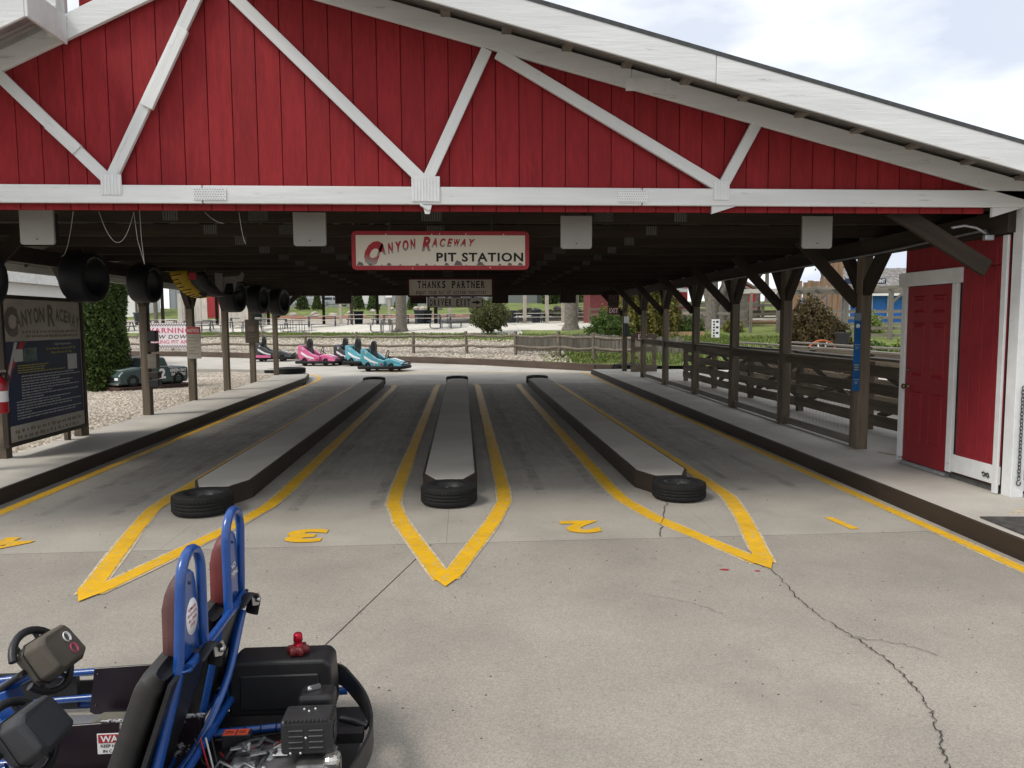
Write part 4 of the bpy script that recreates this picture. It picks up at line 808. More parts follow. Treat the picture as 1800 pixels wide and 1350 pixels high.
tb('cross_tube', [(-.945, 2.55, .675), (-.945, 3.21, .692)], .016); tb('cross_tube', [(-1.14, 2.35, .16), (-1.14, 3.4, .16)], .018); tb('cross_tube', [(-.97, 2.36, .30), (-.97, 3.38, .30)], .016)
tb('rear_brace', bend([(-.95, 3.2, .62), (-.955, 3.0, .42), (-1.0, 2.78, .27), (-1.1, 2.5, .17)], 4, .1), .016); tb('rear_brace', [(-.955, 2.93, .68), (-1.06, 2.91, .2)], .014)
# chassis rails
for y in (2.36, 3.42): tb('side_rail', bend([(-2.5, y, .12), (-1.2, y, .12), (-.55, y, .14)], 4, .1), .018)
tb('rear_rail', [(-.98, 2.88, .255), (-.58, 2.93, .255)], .016); tb('cross_tube', [(-.62, 2.4, .2), (-.62, 3.4, .2)], .018)
for y in (2.875, 3.375):
    for z, x1 in ((.29, -1.62), (.17, -1.62)): tb('side_rail', bend([(-2.6, y+.015, z-.08), (-1.95, y+.015, z-.015), (x1, y+.015, z)], 4, .2), .016)
    o = B().prism([(-1.02, .335), (-1.66, .312), (-1.69, .11), (-1.66, .09), (-1.02, .10)], y-.006, y+.004, 'Y').build('side_panel', M_purple, kt, bev=.002)
    B().prism([(-1.03, .327), (-1.33, .322), (-1.33, .20), (-1.03, .16)], y-.0075, y-.0066, 'Y').build('scuffed_patch', M_scuff, o)
    B().prism([(-1.01, .331), (-1.40, .322), (-1.40, .328), (-1.01, .342)], y-.008, y+.006, 'Y').build('scuffed_edge', M_scuff if 0 else mat('bare_scuffed_edge', (.4, .4, .4), .6, var=.4, scale=30, col2=(.02, .015, .02), thr=.5), o)
    for q in ((-1.645, .285), (-1.66, .14)): B().ball((q[0], y-.007, q[1]), .005, 8).build('bolt', M_steel, o)
sg = B().box(-1.415, -1.205, 2.865, 2.8665, .20, .282).build('warning_label', M_wht, kt, bev=.001)
B().box(-1.41, -1.21, 2.8635, 2.8645, .245, .278).build('label_band', M_signred, sg)
text('WARNING', M_wht, sg, T(-1.31, 2.863, .250) @ FRONT, h=.024, w=.18, bold=.03); text('KEEP HANDS AND FEET', M_blkprint, sg, T(-1.31, 2.8645, .227) @ FRONT, h=.012, w=.185, bold=.02); text('IN CAR AT ALL TIMES', M_blkprint, sg, T(-1.31, 2.8645, .206) @ FRONT, h=.012, w=.17, bold=.02)
B().box(-2.4, -1.2, 2.4, 3.37, .085, .098).build('floor_pan', M_galv, kt)
B().box(-2.5, -1.75, 3.39, 3.42, .12, .28).build('nose_side_panel', M_blk, kt); 
# steering wheels with zipped covers
def steering(x, y, z, m, label, ring, tilt=R(38), yaw=0.):
    st = bpy.data.objects.new('steering_wheel', None); M = T(x, y, z) @ rot(z=yaw) @ rot(y=tilt); put(st, kt, T(x, y, z)); st['label'] = label; r = .135
    for a0, a1 in ((R(25), R(155)), (R(205), R(335))):
        B().tube([M @ Vector((r*math.sin(a)*1.0, r*math.cos(a), 0)) for a in np.linspace(a0+R(0), a1, 12)], .016, 10).build('rim', M_blk, st)
    B().tube([M @ Vector((0, -.12, -.01)), M @ Vector((0, .12, -.01))], .012, 8).build('spoke', M_blk, st)
    B().tube([M @ Vector((r*.9, -.06, -.01)), M @ Vector((-r*.9, -.06, -.01))], .009, 8).build('spoke', M_blk, st); B().tube([M @ Vector((r*.9, .06, -.01)), M @ Vector((-r*.9, .06, -.01))], .009, 8).build('spoke', M_blk, st)
    b = B(); w1, w2 = .085, .098; vs = []
    for zz, sc in ((-.02, .86), (0., .98), (.05, 1.02), (.10, .98), (.118, .86)):
        for px, py in ((-w1, -w2*.7), (-w1*.7, -w2), (w1*.7, -w2), (w1, -w2*.7), (w1, w2*.7), (w1*.7, w2), (-w1*.7, w2), (-w1, w2*.7)): vs.append(M @ Vector((px*sc, py*sc, zz+.012*math.sin(px*40))))
    b.add(vs, [(k*8+i, k*8+(i+1) % 8, (k+1)*8+(i+1) % 8, (k+1)*8+i) for k in range(4) for i in range(8)]+[tuple(range(8))[::-1], tuple(range(32, 40))]); o = b.build('zipped_cover', m, st); add_bevel(o, .008, 2)
    b = B(); b.tube([M @ Vector((w1*1.03*sx, w2*1.04*sy, .03)) for sx, sy in ((-1, -.7), (-.7, -1), (.7, -1), (1, -.7), (1, .7), (.7, 1), (-.7, 1), (-1, .7))], .0035, 5, True); b.build('zip_seam', M_blk, st)
    if ring:
        for k, q in enumerate((-.028, .026)): B().tube([M @ Vector((.02*math.cos(a)+q, .03+.016*math.sin(a), .121)) for a in np.linspace(.4, 5.9 if k else 6.0, 14)], .0055, 6, flat=.4).build('round_decal', M_wht if k == 0 else M_pinkp, o)
    tb('steering_column', [M @ Vector((0, 0, -.02)), (x-.42, y, .2)], .014, M_blk, st); return st
steering(-1.72, 3.08, .485, M_bag1, 'steering wheel under an olive zipped cover with ring decals', True, R(58), R(-6))
steering(-1.535, 2.60, .42, M_bag2, 'steering wheel under a charcoal zipped cover', False, R(58), R(-6))
tb('dash_tube', bend([(-2.5, 3.12, .18), (-1.98, 3.12, .31), (-1.78, 3.12, .42)], 4, .1), .024); tb('dash_tube', bend([(-2.5, 2.95, .12), (-1.95, 3.0, .22), (-1.75, 3.05, .27)], 4, .1), .024)
B().prism([(-1.86, .16), (-1.78, .16), (-1.86, .37), (-1.92, .35)], 3.06, 3.15, 'Y').build('column_bracket', M_blue, kt, bev=.004)
tb('dash_tube', [(-2.2, 2.62, .2), (-1.65, 2.62, .34)], .026); tb('dash_tube', [(-2.0, 2.42, .12), (-1.6, 2.62, .3)], .026); B().prism([(-1.75, .08), (-1.62, .08), (-1.66, .31), (-1.74, .31)], 2.58, 2.64, 'Y').build('column_bracket', M_blue, kt, bev=.004)
# fuel tank with red cap
b = B(); c = .03; b.prism([(-.98, .22), (-.98, .43), (-.955, .455), (-.585, .455), (-.56, .43), (-.55, .22)], 3.06, 3.22, 'Y'); tk = b.build('fuel_tank', M_blk, kt); add_bevel(tk, .014, 3)
B().prism([(-.93, .25), (-.93, .40), (-.61, .40), (-.60, .25)], 3.052, 3.062, 'Y').build('tank_face', M_blk, tk, bev=.006)
b = B(); b.lathe([(.001, .03)]+[(.0, .03)], 3) if False else None
b = B(); n = 42; cp_ = [(.030+.0065*math.cos(6*a), a) for a in np.linspace(0, 2*math.pi, n, endpoint=False)]; vs = [(r_*k*math.cos(a), r_*k*math.sin(a), z) for k, z in ((.55, .0), (1, .004), (1.03, .014), (.95, .026), (.5, .03)) for r_, a in cp_]
b.add(vs, [(k*n+i, k*n+(i+1) % n, (k+1)*n+(i+1) % n, (k+1)*n+i) for k in range(4) for i in range(n)]+[tuple(range(4*n, 5*n))], T(-.705, 3.13, .456) @ Matrix.Scale(1.3, 4), True); b.build('filler_cap', M_redcap, tk)
b = B(); b.lathe([(.016, .03), (.014, .036), (.013, .042), (.016, .046), (.015, .066), (.012, .071), (.001, .072)], 16, T(-.705, 3.13, .456) @ Matrix.Scale(1.25, 4)); b.build('cap_vent', M_redcap2, tk)
# engine
en = bpy.data.objects.new('engine', None); put(en, kt, T(-.62, 2.7, .14))
def bx(name, x0, x1, y0, y1, z0, z1, m=M_alu, bev=.006, seg=2, M=None, parent=en):
    o = B().box(x0, x1, y0, y1, z0, z1, M).build(name, m, parent); add_bevel(o, bev, seg); return o
mf = bx('muffler_shield', -.655, -.475, 2.585, 2.705, .325, .452, mat('heat_shield', (.035, .035, .036), .45, .3, var=.2, scale=20), .014, 3)
for k in range(11): B().cbox((-.635+k*.0142, 2.589, .449), (.008, .014, .008)).build('vent_hole', M_blkprint, mf)
for k in range(6): B().cbox((-.479, 2.6+k*.016, .449), (.012, .009, .008)).build('vent_hole', M_blkprint, mf)
for r_ in range(4):
    for s in (-.6, -.53): B().box(s-.026, s+.026, 2.580, 2.586, .350+r_*.021, .357+r_*.021).build('louvre', M_steel, mf, bev=.002)
for q in ((-.62, .335), (-.585, .335), (-.565, .39)): B().ball((q[0], 2.584, q[1]), .0055, 8).build('bolt', M_chrome, mf)
for q in ((-.585, 2.665), (-.545, 2.665), (-.565, 2.65)): B().ball((q[0], q[1], .453), .0055, 8).build('bolt', M_chrome, mf)
B().lathe([(.001, 0), (.03, 0), (.03, .004), (.024, .005), (.02, -.01), (.001, -.01)], 18, T(-.474, 2.64, .39) @ rot(y=R(90))).build('exhaust_port', M_steel, mf)
ac = bx('air_cleaner', -.635, -.50, 2.76, 2.87, .36, .45, M_blk, .022, 4); b = B(); b.box(-.012, .03, -.008, .008, 0, .014, T(-.585, 2.815, .452) @ rot(z=.5)); b.ball((-.595, 2.81, .457), .012, 10); b.build('wing_knob', M_chrome, ac)
bx('air_cleaner_base', -.63, -.505, 2.745, 2.86, .27, .355, M_blk, .012)
b = B(); b.lathe([(.001, .045), (.05, .044), (.085, .03), (.098, .0), (.098, -.05), (.06, -.06)], 30, T(-.72, 2.68, .235) @ rot(x=R(18), y=R(-10))); b.build('recoil_cover', M_engred, en)
B().lathe([(.001, .01), (.04, .01), (.042, 0), (.03, -.01)], 20, T(-.725, 2.665, .283) @ rot(x=R(18), y=R(-10))).build('recoil_hub', M_alu, en)
bx('rating_label', -.70, -.645, 2.645, 2.69, .292, .295, M_wht, .001, 1, None)
bx('crankcase', -.76, -.56, 2.55, 2.72, .14, .285, M_alu, .02, 3); bx('cylinder_head', -.60, -.48, 2.56, 2.70, .16, .30, M_alu, .008)
for k in range(7): bx('cooling_fin', -.605, -.475, 2.54, 2.70, .17+k*.019, .176+k*.019, M_alu, .002, 1)
bx('exhaust_guard', -.505, -.445, 2.55, 2.62, .20, .33, mat('polished_guard', (.55, .54, .5), .25, .9, var=.15), .022, 3)
rr = random.Random(9)
for k in range(22):                                   # levers, brackets, linkages on top of the crankcase
    x, y = rr.uniform(-.82, -.64), rr.uniform(2.56, 2.74); z = .27+rr.uniform(0, .05); a = rr.uniform(0, 3.1)
    if k % 3 == 0: B().tube([(x, y, z), (x+.05*math.cos(a), y+.05*math.sin(a), z+.02), (x+.08*math.cos(a), y+.06*math.sin(a), z-.02)], .005, 7).build('linkage_rod', M_alu, en)
    elif k % 3 == 1: B().box(-.03, .03, -.009, .009, -.004, .004, T(x, y, z+.01) @ rot(z=a, x=rr.uniform(-.6, .6))).build('lever_bracket', M_alu, en, bev=.003)
    else: B().lathe([(.001, .016), (.01, .014), (.011, -.02)], 10, T(x, y, z)).build('bolt_boss', M_alu, en)
for k in range(5):
    a = np.array([rr.uniform(-.95, -.85), rr.uniform(2.62, 2.8), .26]); q = np.array([rr.uniform(-.82, -.72), rr.uniform(2.6, 2.72), .3]); mid = (a+q)/2+np.array([0, rr.uniform(-.05, .05), rr.uniform(-.06, .04)])
    B().tube(bend([tuple(a), tuple(mid), tuple(q)], 6, .1), .0035, 6).build('engine_wire', M_engred if k % 2 else M_blkprint, en)
bx('engine_plate', -1.08, -.44, 2.36, 3.34, .085, .105, M_blk, .004, 1)
bx('fan_shroud', -.84, -.74, 2.58, 2.74, .16, .30, M_alu, .02, 3); bx('carburettor', -.70, -.63, 2.70, 2.77, .20, .29, M_alu, .01, 2); bx('oil_sump', -.90, -.80, 2.50, 2.62, .12, .22, M_steel, .015, 2)
for k in range(5): B().tube([(-.90+.03*k, 2.48+.02*k, .13), (-.88+.03*k, 2.56, .24), (-.84+.03*k, 2.66, .26+.01*k)], .011, 8).build('hose', M_blk if k % 2 else M_steel, en)
B().tube(bend([(-.9, 2.55, .2), (-.86, 2.7, .30), (-.76, 2.74, .31), (-.68, 2.72, .28)], 5, .06), .009, 8).build('fuel_line', M_blk, en)
B().lathe([(.035, 0), (.04, .01), (.04, .05), (.02, .06), (.001, .06)], 18, T(-.87, 2.62, .22) @ rot(x=R(70))).build('clutch_drum', M_steel, en)
for k in range(4): B().tube([(-.99+.02*k, 2.70, .34), (-.95+.03*k, 2.66-.03*k, .27), (-.86, 2.60-.02*k, .25)], .0035, 6).build('engine_wire', (M_blkprint, M_engred, M_wprint, M_blkprint)[k], en)
b = B(); b.tube(bend([(-.80, 2.52, .27), (-.74, 2.50, .31), (-.68, 2.53, .29)], 4, .04), .012, 8); b.build('lifting_eye', M_alu, en)
wb = bx('control_box', -.905, -.80, 2.73, 2.77, .28, .33, M_blk, .004, 2, T(0, 0, 0)); 
for k, (a, c) in enumerate(((-.90, -.855), (-.85, -.81))): B().box(a, c, 2.728, 2.768, .3305, .3322).build('orange_label', M_orange, wb); B().box(a+.006, c-.012, 2.75, 2.754, .3323, .3330).build('label_print', M_blkprint, wb); B().box(a+.006, c-.006, 2.74, 2.743, .3323, .3330).build('label_print', M_blkprint, wb)
B().tube([(-.66, 2.3, .15), (-.66, 3.5, .15)], .016, 10).build('rear_axle', M_steel, kt)
for y in (2.36, 3.42):
    o = tyre_mesh(B(), .14, .17, T(-.78, y+.02, .14) @ rot(x=R(90)), False, 28, .5).build('rear_tyre', M_rubber, kt); B().lathe([(.07, -.07), (.07, .07), (.05, .05), (.02, .06), (.001, .06)], 16, T(-.78, y+.02, .14) @ rot(x=R(90))).build('rim', M_galv, o)
    o = tyre_mesh(B(), .13, .12, T(-2.2, y+.0, .13) @ rot(x=R(90)), False, 24, .5).build('front_tyre', M_rubber, kt)
# wrap-round bumper: a deep black strap
bp_ = bend([(-2.6, 3.56, .0), (-1.0, 3.56, 0), (-.62, 3.5, 0), (-.42, 3.12, 0), (-.36, 2.86, 0), (-.42, 2.5, 0), (-.6, 2.3, 0), (-1.0, 2.22, 0)], 6, .16); bb = B(); vs = []
def zb0(p): return float(np.interp(p.x, [-1.0, -.55], [.07, .18]))
for i, p in enumerate(bp_):
    d = (bp_[min(i+1, len(bp_)-1)]-bp_[max(i-1, 0)]).normalized(); nn = Vector((-d.y, d.x, 0))*.006; vs += [tuple(p+nn+V(0, 0, zb0(p))), tuple(p-nn+V(0, 0, zb0(p))), tuple(p-nn+V(0, 0, zb0(p)+.1)), tuple(p+nn+V(0, 0, zb0(p)+.1))]
m_ = len(bp_); bb.add(vs, [(4*i+k, 4*i+(k+1) % 4, 4*i+4+(k+1) % 4, 4*i+4+k) for i in range(m_-1) for k in range(4)]); o = bb.build('bumper_strap', M_blk, kt); add_bevel(o, .003, 2)
b = B(); b.tube([(-.50, 2.93, .27), (-.44, 2.9, .27), (-.39, 2.88, .26)], .014, 8); b.cbox((-.45, 2.84, .25), (.10, .05, .04)); b.build('bumper_bracket', M_blk, kt)
bx('battery_cover', -.50, -.40, 2.55, 2.66, .12, .22, M_bag2, .02, 3, None, kt)
# welds, clamps and cable ties on the kart's tubing
for yc, w in HP:
    for s in (-1, 1):
        z_ = .678; B().tube([(-.955+.021*math.cos(a), yc+s*.1+.021*math.sin(a), z_) for a in np.linspace(0, 6.283, 11)[:-1]], .005, 5, True).build('weld_bead', M_blue, kt)
    B().cbox((-.94, yc+.02, .69), (.05, .03, .012)).build('belt_bracket', M_steel, kt, bev=.003)
for k in range(7):
    q = k/6; B().tube([(-.98+.35*q+.02*math.cos(a)*0, 2.88+.045*q+.019*math.cos(a), .255+.019*math.sin(a)) for a in np.linspace(0, 6.283, 9)[:-1]], .0025, 4, True).build('cable_tie', M_blkprint, kt)
B().tube(bend([(-.97, 2.86, .24), (-.85, 2.88, .232), (-.7, 2.91, .236), (-.6, 2.93, .25)], 4, .1), .006, 6).build('brake_cable', M_blkprint, kt)
B().tube(bend([(-1.7, 2.9, .12), (-1.4, 2.92, .105), (-1.15, 2.93, .12), (-1.02, 2.9, .2), (-.9, 2.84, .25)], 5, .1), .006, 6).build('throttle_cable', M_blkprint, kt)
# ---------------------------------------------------------------- left side: rules board, hedge, model pickup, banner, small signs
rb = thing('rules_board', (-5.75, 10.6, .1), 'tall rules board headed CANYON RACEWAY beside the left platform', 'sign board')
RA, RB = Vector((-5.70, 9.72, 0)), Vector((-5.70, 11.72, 0)); dirv = (RB-RA).normalized(); ang = math.atan2(dirv.y, dirv.x); BL = (RB-RA).length; BW = 1.853
RM = T(RA.x, RA.y, 0) @ rot(z=ang) @ Matrix.Diagonal((BL/BW, 1, 1, 1))                      # local x along the board, -y toward the lanes
def rbox(name, x0, x1, z0, z1, y0, y1, m, parent=rb, bev=0): return B().box(x0, x1, y0, y1, z0, z1).build(name, m, parent, RM, bev=bev)
z0, z1 = .30, 2.22
rbox('panel', .05, BW-.05, z0+.05, z1-.05, -.01, .02, M_wornsign)
for a in (('frame_board', 0, BW, z1-.05, z1), ('frame_board', 0, BW, z0, z0+.05), ('frame_board', 0, .05, z0+.052, z1-.052), ('frame_board', BW-.05, BW, z0+.052, z1-.052)): rbox(*a, -.03, .04, M_brown_board, bev=.004)
pn = rbox('blue_poster', .07, BW-.07, .56, 1.63, -.0135, -.0105, M_navy)
rbox('board_post', BW-.06, BW+.06, .05, z1-.002, .045, .15, M_post); rbox('board_post', BW-.42, BW-.34, .05, .6, .045, .1, M_post); rbox('board_post', .05, .17, .05, z1-.002, .045, .15, M_post)
def rt(s, x, z, h, w, m, bold=.01, a=0, shear=0): return text(s, m, rb, RM @ T(x, -.0145, z) @ FRONT @ rot(z=a), h=h, w=w, bold=bold, shear=shear)
M_board_l = mat('carved_letter', (.16, .13, .11), .6)
rt('C', .2, 1.72, .33, .26, M_board_l, .06)
for i, ch in enumerate('ANYON'): q = (i-4.5)/10; rt(ch, .36+i*.125, 1.88-.35*q*q, .19, .115, M_board_l, .03, -q*.4)
rt('R', 1.06, 1.83, .28, .17, M_board_l, .03)
for i, ch in enumerate('ACEWAY'): q = (i+.8)/10; rt(ch, 1.22+i*.098, 1.90-.35*q*q, .17, .09, M_board_l, .03, -q*.35)
def words(x0, x1, z, h, m, seed, y=-.0148, parent=rb):          # rows too small to read: word-length dashes
    r = random.Random(seed); x = x0
    while x < x1-.03:
        w = min(r.uniform(.03, .12), x1-x); n = max(1, int(w/(h*.75)))
        b = B()
        for k in range(n): b.box(x+k*w/n, x+(k+.72)*w/n, y-.0004, y, z+(h*.0 if r.random() < .8 else -h*.2), z+h*r.uniform(.65, 1))
        b.build('print_row', m, parent, RM); x += w+h*.7
words(.42, 1.75, 1.735, .035, M_tan, 1); words(.48, 1.72, 1.675, .035, M_tan, 2)
rt('Height Requirements:', 1.32, 1.56, .03, .42, M_wprint); rt('Drivers: Must be a minimum of 54" Tall.', 1.28, 1.50, .028, .72, M_yprint); rt('Riders: Must be 40" Tall.', 1.28, 1.445, .028, .5, M_yprint)
for k in range(4): words(.28, .95-.05*k if k < 3 else 1.35, 1.31-k*.03, .014, M_yprint, 10+k, -.015)
for k, x1 in enumerate((1.55, 1.72, 1.2, 1.55, 1.45, 1.72, 1.0, 1.7, .8, 1.45, 1.2, 1.72, 1.5, .55, 1.72, 1.6)): words(.34 if k < 9 else .22, x1, 1.17-k*.036, .017, M_wprint, 30+k, -.015)
rbox('poster_picture', .22, .40, 1.37, 1.53, -.0155, -.0138, M_wprint); rbox('poster_picture', .41, .70, 1.36, 1.54, -.0155, -.0138, mat('picture_print', (.10, .14, .13), .5, var=.6, scale=12)); rbox('poster_picture', 1.42, 1.66, 1.2, 1.42, -.0155, -.0138, M_wprint)
o = B().add([(.08, -.0142, 1.0), (.16, -.0142, 1.25), (.48, -.0142, 1.62), (.36, -.0142, 1.62), (.08, -.0142, 1.32)], [(0, 1, 2, 3, 4)]).build('poster_stripe', M_signred, rb, RM); B().add([(.08, -.0148, 1.12), (.30, -.0148, 1.62), (.24, -.0148, 1.62), (.08, -.0148, 1.24)], [(0, 1, 2, 3)]).build('poster_stripe', M_wprint, rb, RM)
words(.16, 1.7, .46, .05, M_tan, 77); words(.2, 1.66, .38, .05, M_tan, 78)
fe = thing('fire_extinguisher', (-5.56, 9.42, .78), 'red fire extinguisher hung at the left edge of the rules board', 'extinguisher')
EM = T(-5.56, 9.42, 0) @ rot(z=R(90))
B().lathe([(.001, .78), (.07, .78), (.078, .8), (.078, 1.14), (.06, 1.19), (.025, 1.215), (.025, 1.23), (.001, 1.23)], 20).build('cylinder', M_fireext, fe, EM); B().lathe([(.0795, .92), (.0795, 1.05)], 20).build('white_label', M_wht, fe, EM)
B().box(-.03, .03, -.02, .05, 1.23, 1.27).build('valve_head', M_blk, fe, EM); B().box(-.01, .12, -.012, .012, 1.27, 1.295).build('handle', M_wornsign, fe, EM, bev=.004)
B().tube(bend([(.03, 0, 1.25), (.17, 0, 1.26), (.2, 0, 1.1), (.13, 0, .98), (.085, 0, .95)], 6, .08), .01, 7).build('hose', M_blk, fe, EM)
# arborvitae column hedge
def column_tree(name, x, y, z, r, h, m, n, size, label, cat, trunk=True, taper=.75, group=None, bulge=0.):
    t = thing(name, (x, y, z), label, cat, group); q = RNG.uniform(0, 1, n); th = RNG.uniform(0, 6.283, n); prof = np.where(q < .1, .75+2.5*q, 1)*np.where(q > taper, np.sqrt(np.clip(1-((q-taper)/(1-taper))**2, 0.02, 1)), 1)
    rad = r*prof*np.sqrt(RNG.uniform(.5, 1.03, n))*(1+.10*np.sin(3*th+7*q)+.06*np.sin(11*th+23*q)); P = np.stack([x+rad*np.cos(th), y+rad*np.sin(th), z+.04+h*q], 1)
    leaves('foliage', P, size, m, t, .45)
    b = B(); b.lathe([(.02, z+.1), (r*.62, z+.15), (r*.66, z+h*.6), (r*.4, z+h*.88), (.02, z+h*.95)], 12, T(x, y, 0), True); b.build('dark_core', mat('core_dark_green', (.02, .022, .01), .9), t)  # solid dark core filling the inside of the foliage
    B().tube([(x, y, z-.1), (x, y, z+h*.5)], r*.09, 7).build('trunk', M_bark, t); return t
column_tree('arborvitae', -9.5, 20.6, .08, .62, 3.35, ML_arb, 20000, .045, 'tall dark green arborvitae column behind the rules board', 'hedge')
column_tree('arborvitae', -11.9, 25.6, .1, .5, 3.9, ML_bush, 5000, .06, 'paler arborvitae just behind the tall dark one', 'hedge')
# small dark green pickup on a base
pk = thing('model_pickup', (-8.0, 20.9, .1), 'small dark green pickup numbered 2 on a brown base', 'pickup', rz=R(62)); KM = T(-8.55, 21.0, .1) @ rot(z=R(52)) @ Matrix.Scale(.93, 4)
def pk_(name, b, m, parent=pk, bev=0.):
    o = b.build(name, m, parent, KM); (add_bevel(o, bev, 2) if bev else None); return o
# local: x forward is -x (nose), y across; length 1.9
pk_('base', B().box(-1.15, 1.1, -.62, .62, .0, .11), mat('brown_base', (.06, .03, .025), .7))
body = [(-1.05, .16), (1.0, .16), (1.03, .3), (1.02, .6), (.42, .6), (.30, .9), (-.22, .92), (-.45, .62), (-.95, .55), (-1.08, .42)]
bd = pk_('body', B().prism(body, -.46, .46, 'Y'), M_green, bev=.05)
pk_('hood_panel', B().prism([(-.98, .562), (-.47, .63), (-.47, .64), (-.98, .575)], -.40, .40, 'Y'), mat('sky_sheen_hood', (.34, .42, .40), .3, coat=.4), bd)  # sky reflection on the hood put into its paler colour
pk_('roof_panel', B().prism([(-.2, .925), (.28, .905), (.28, .918), (-.2, .94)], -.40, .40, 'Y'), M_carwhite, bd)
for s in (-1, 1): pk_('side_window', B().prism([(-.30, .66), (.12, .66), (.12, .87), (-.17, .87)], s*.462, s*.466, 'Y'), M_blkprint, bd); pk_('window_trim', B().prism([(-.46, .635), (.42, .635), (.42, .645), (-.46, .645)], s*.462, s*.47, 'Y'), M_carwhite, bd)
pk_('windscreen', B().add([(-.447, -.38, .65), (-.447, .38, .65), (-.25, .35, .89), (-.25, -.35, .89)], [(0, 1, 2, 3)]), M_glass, bd)
pk_('truck_bed', B().box(.46, .98, -.38, .38, .602, .606), M_blkprint, bd)
pk_('bumper', B().box(-1.12, -1.07, -.44, .44, .17, .23), M_chrome, bev=.01); pk_('grille', B().box(-1.092, -1.075, -.2, .2, .3, .38), M_blk)
for s in (-1, 1): pk_('headlight', B().box(-1.088, -1.07, s*.32-.09, s*.32+.09, .3, .37), M_wht, bev=.01)
for x in (-.68, .7):
    for s in (-1, 1): o = B(); tyre_mesh(o, .17, .14, T(x, s*.42, .27) @ rot(x=R(90)), False, 20); pk_('wheel', o, M_rubber)
text('2', M_wht, pk, KM @ T(.2, -.468, .30) @ FRONT, h=.27, w=.2, bold=.04); text('GREEN BAY', M_wht, pk, KM @ T(.69, -.468, .47) @ FRONT, h=.085, w=.52, bold=.03); text('PACKERS', M_wht, pk, KM @ T(.70, -.468, .35) @ FRONT, h=.085, w=.44, bold=.03)
# banner
bn = thing('warning_banner', (-12.2, 30.5, .1), 'white checkered banner reading WARNING SLOW DOWN ENTERING PIT AREA', 'banner'); NB = T(-12.93, 31.2, 0) @ rot(z=R(-4)) @ Matrix.Diagonal((.8, 1, 1, 1))
B().box(0, 2.8, 0, .01, .85, 1.86).build('banner_sheet', M_banner, bn, NB)
for z in (.87, 1.74):
    b = B()
    for r_ in range(2):
        for c in range(22): b.box(.02+(c*2+r_)*.0635, .02+(c*2+r_+1)*.0635, -.002, -.0005, z+r_*.05, z+r_*.05+.05) if (c*2+r_+1)*.0635 < 2.78 else None
    b.build('checker_border', M_blkprint, bn, NB)
text('WARNING', M_pinkp, bn, NB @ T(1.45, -.001, 1.47) @ FRONT, h=.2, w=2.3, bold=.03, space=1.2); text('SLOW DOWN', M_blkprint, bn, NB @ T(1.45, -.001, 1.24) @ FRONT, h=.15, w=2.35, bold=.02, shear=.2, space=1.2); text('ENTERING PIT AREA', M_pinkp, bn, NB @ T(1.45, -.001, 1.04) @ FRONT, h=.14, w=2.55, bold=.015)
for x in (.0, 2.8): B().tube([(x, .02, .05), (x, .02, 1.9)], .03, 8).build('banner_post', M_galv, bn, NB)
# small signs and boxes fixed to the left posts
s_ = thing('notice_sign', (-5.75, 16.85, 1.1), 'grey NOTICE sign with red heading on the third left post', 'sign')
B().box(-5.99, -5.69, 16.84, 16.86, 1.08, 1.78).build('face', mat('notice_face', (.28, .26, .22), .6), s_); B().box(-5.98, -5.70, 16.836, 16.84, 1.62, 1.77).build('red_heading', M_signred, s_); text('NOTICE', M_wprint, s_, T(-5.84, 16.835, 1.66) @ FRONT, h=.07, w=.25, bold=.02)
for k in range(6): B().box(-5.95, -5.74 if k % 2 else -5.8, 16.837, 16.8395, 1.53-k*.07, 1.55-k*.07).build('print_row', M_tan, s_)
s_ = thing('brown_box_sign', (-5.98, 22.0, 1.2), 'square brown board fixed to the fifth left post', 'sign'); B().box(-6.18, -5.79, 21.97, 22.01, 1.28, 1.95).build('face', mat('brown_sign', (.07, .055, .04), .7), s_, bev=.01); B().box(-6.1, -5.9, 21.962, 21.969, 1.6, 1.76).build('raised_square', mat('brown_sign2', (.1, .08, .06), .7), s_); B().box(-6.1, -5.88, 21.962, 21.969, 1.44, 1.47).build('raised_bar', MATS['brown_sign2'], s_)
s_ = thing('start_light', (-5.7, 14.3, 1.0), 'stack of dark lamp housings fixed to the second left post', 'lamp housing')
for z, h, m in ((1.52, .2, M_blk), (1.33, .16, M_brown_board), (1.02, .27, M_grey_wood), (.84, .12, M_brown_board), (.68, .14, M_blk)): B().box(-5.765, -5.60 if z > 1 else -5.58, 14.2, 14.36, z, z+h).build('lamp_housing', m, s_, bev=.012)
# curved yellow body panel hung under the beam
yb_ = thing('yellow_body_panel', (-5.3, 14.9, 2.3), 'curved yellow and black car body panel hanging under the left beam', 'body panel'); n = 16
def sweep(name, a0, a1, x0, x1, r_, m, parent=yb_, c=(-4.82, 14.9, 2.96)):
    b = B(); vs = []
    for k in range(n+1):
        a = a0+(a1-a0)*k/n; 
        for xx, rr_ in ((x0, r_), (x1, r_*.93)): vs.append((c[0]+xx+rr_*math.sin(a)*.75, c[1]-.1+.2*math.sin(a), c[2]-rr_*math.cos(a)))
    b.add(vs, [(2*k, 2*k+1, 2*k+3, 2*k+2) for k in range(n)], smooth=True); o = b.build(name, m, parent); s = o.modifiers.new('thick', 'SOLIDIFY'); s.thickness = .02; return o
sweep('yellow_skin', -1.35, .35, -.18, .12, .62, mat('yellow_skin', (.5, .33, .015), .4, var=.15)); sweep('black_skin', -1.3, .55, .122, .42, .60, M_blk)
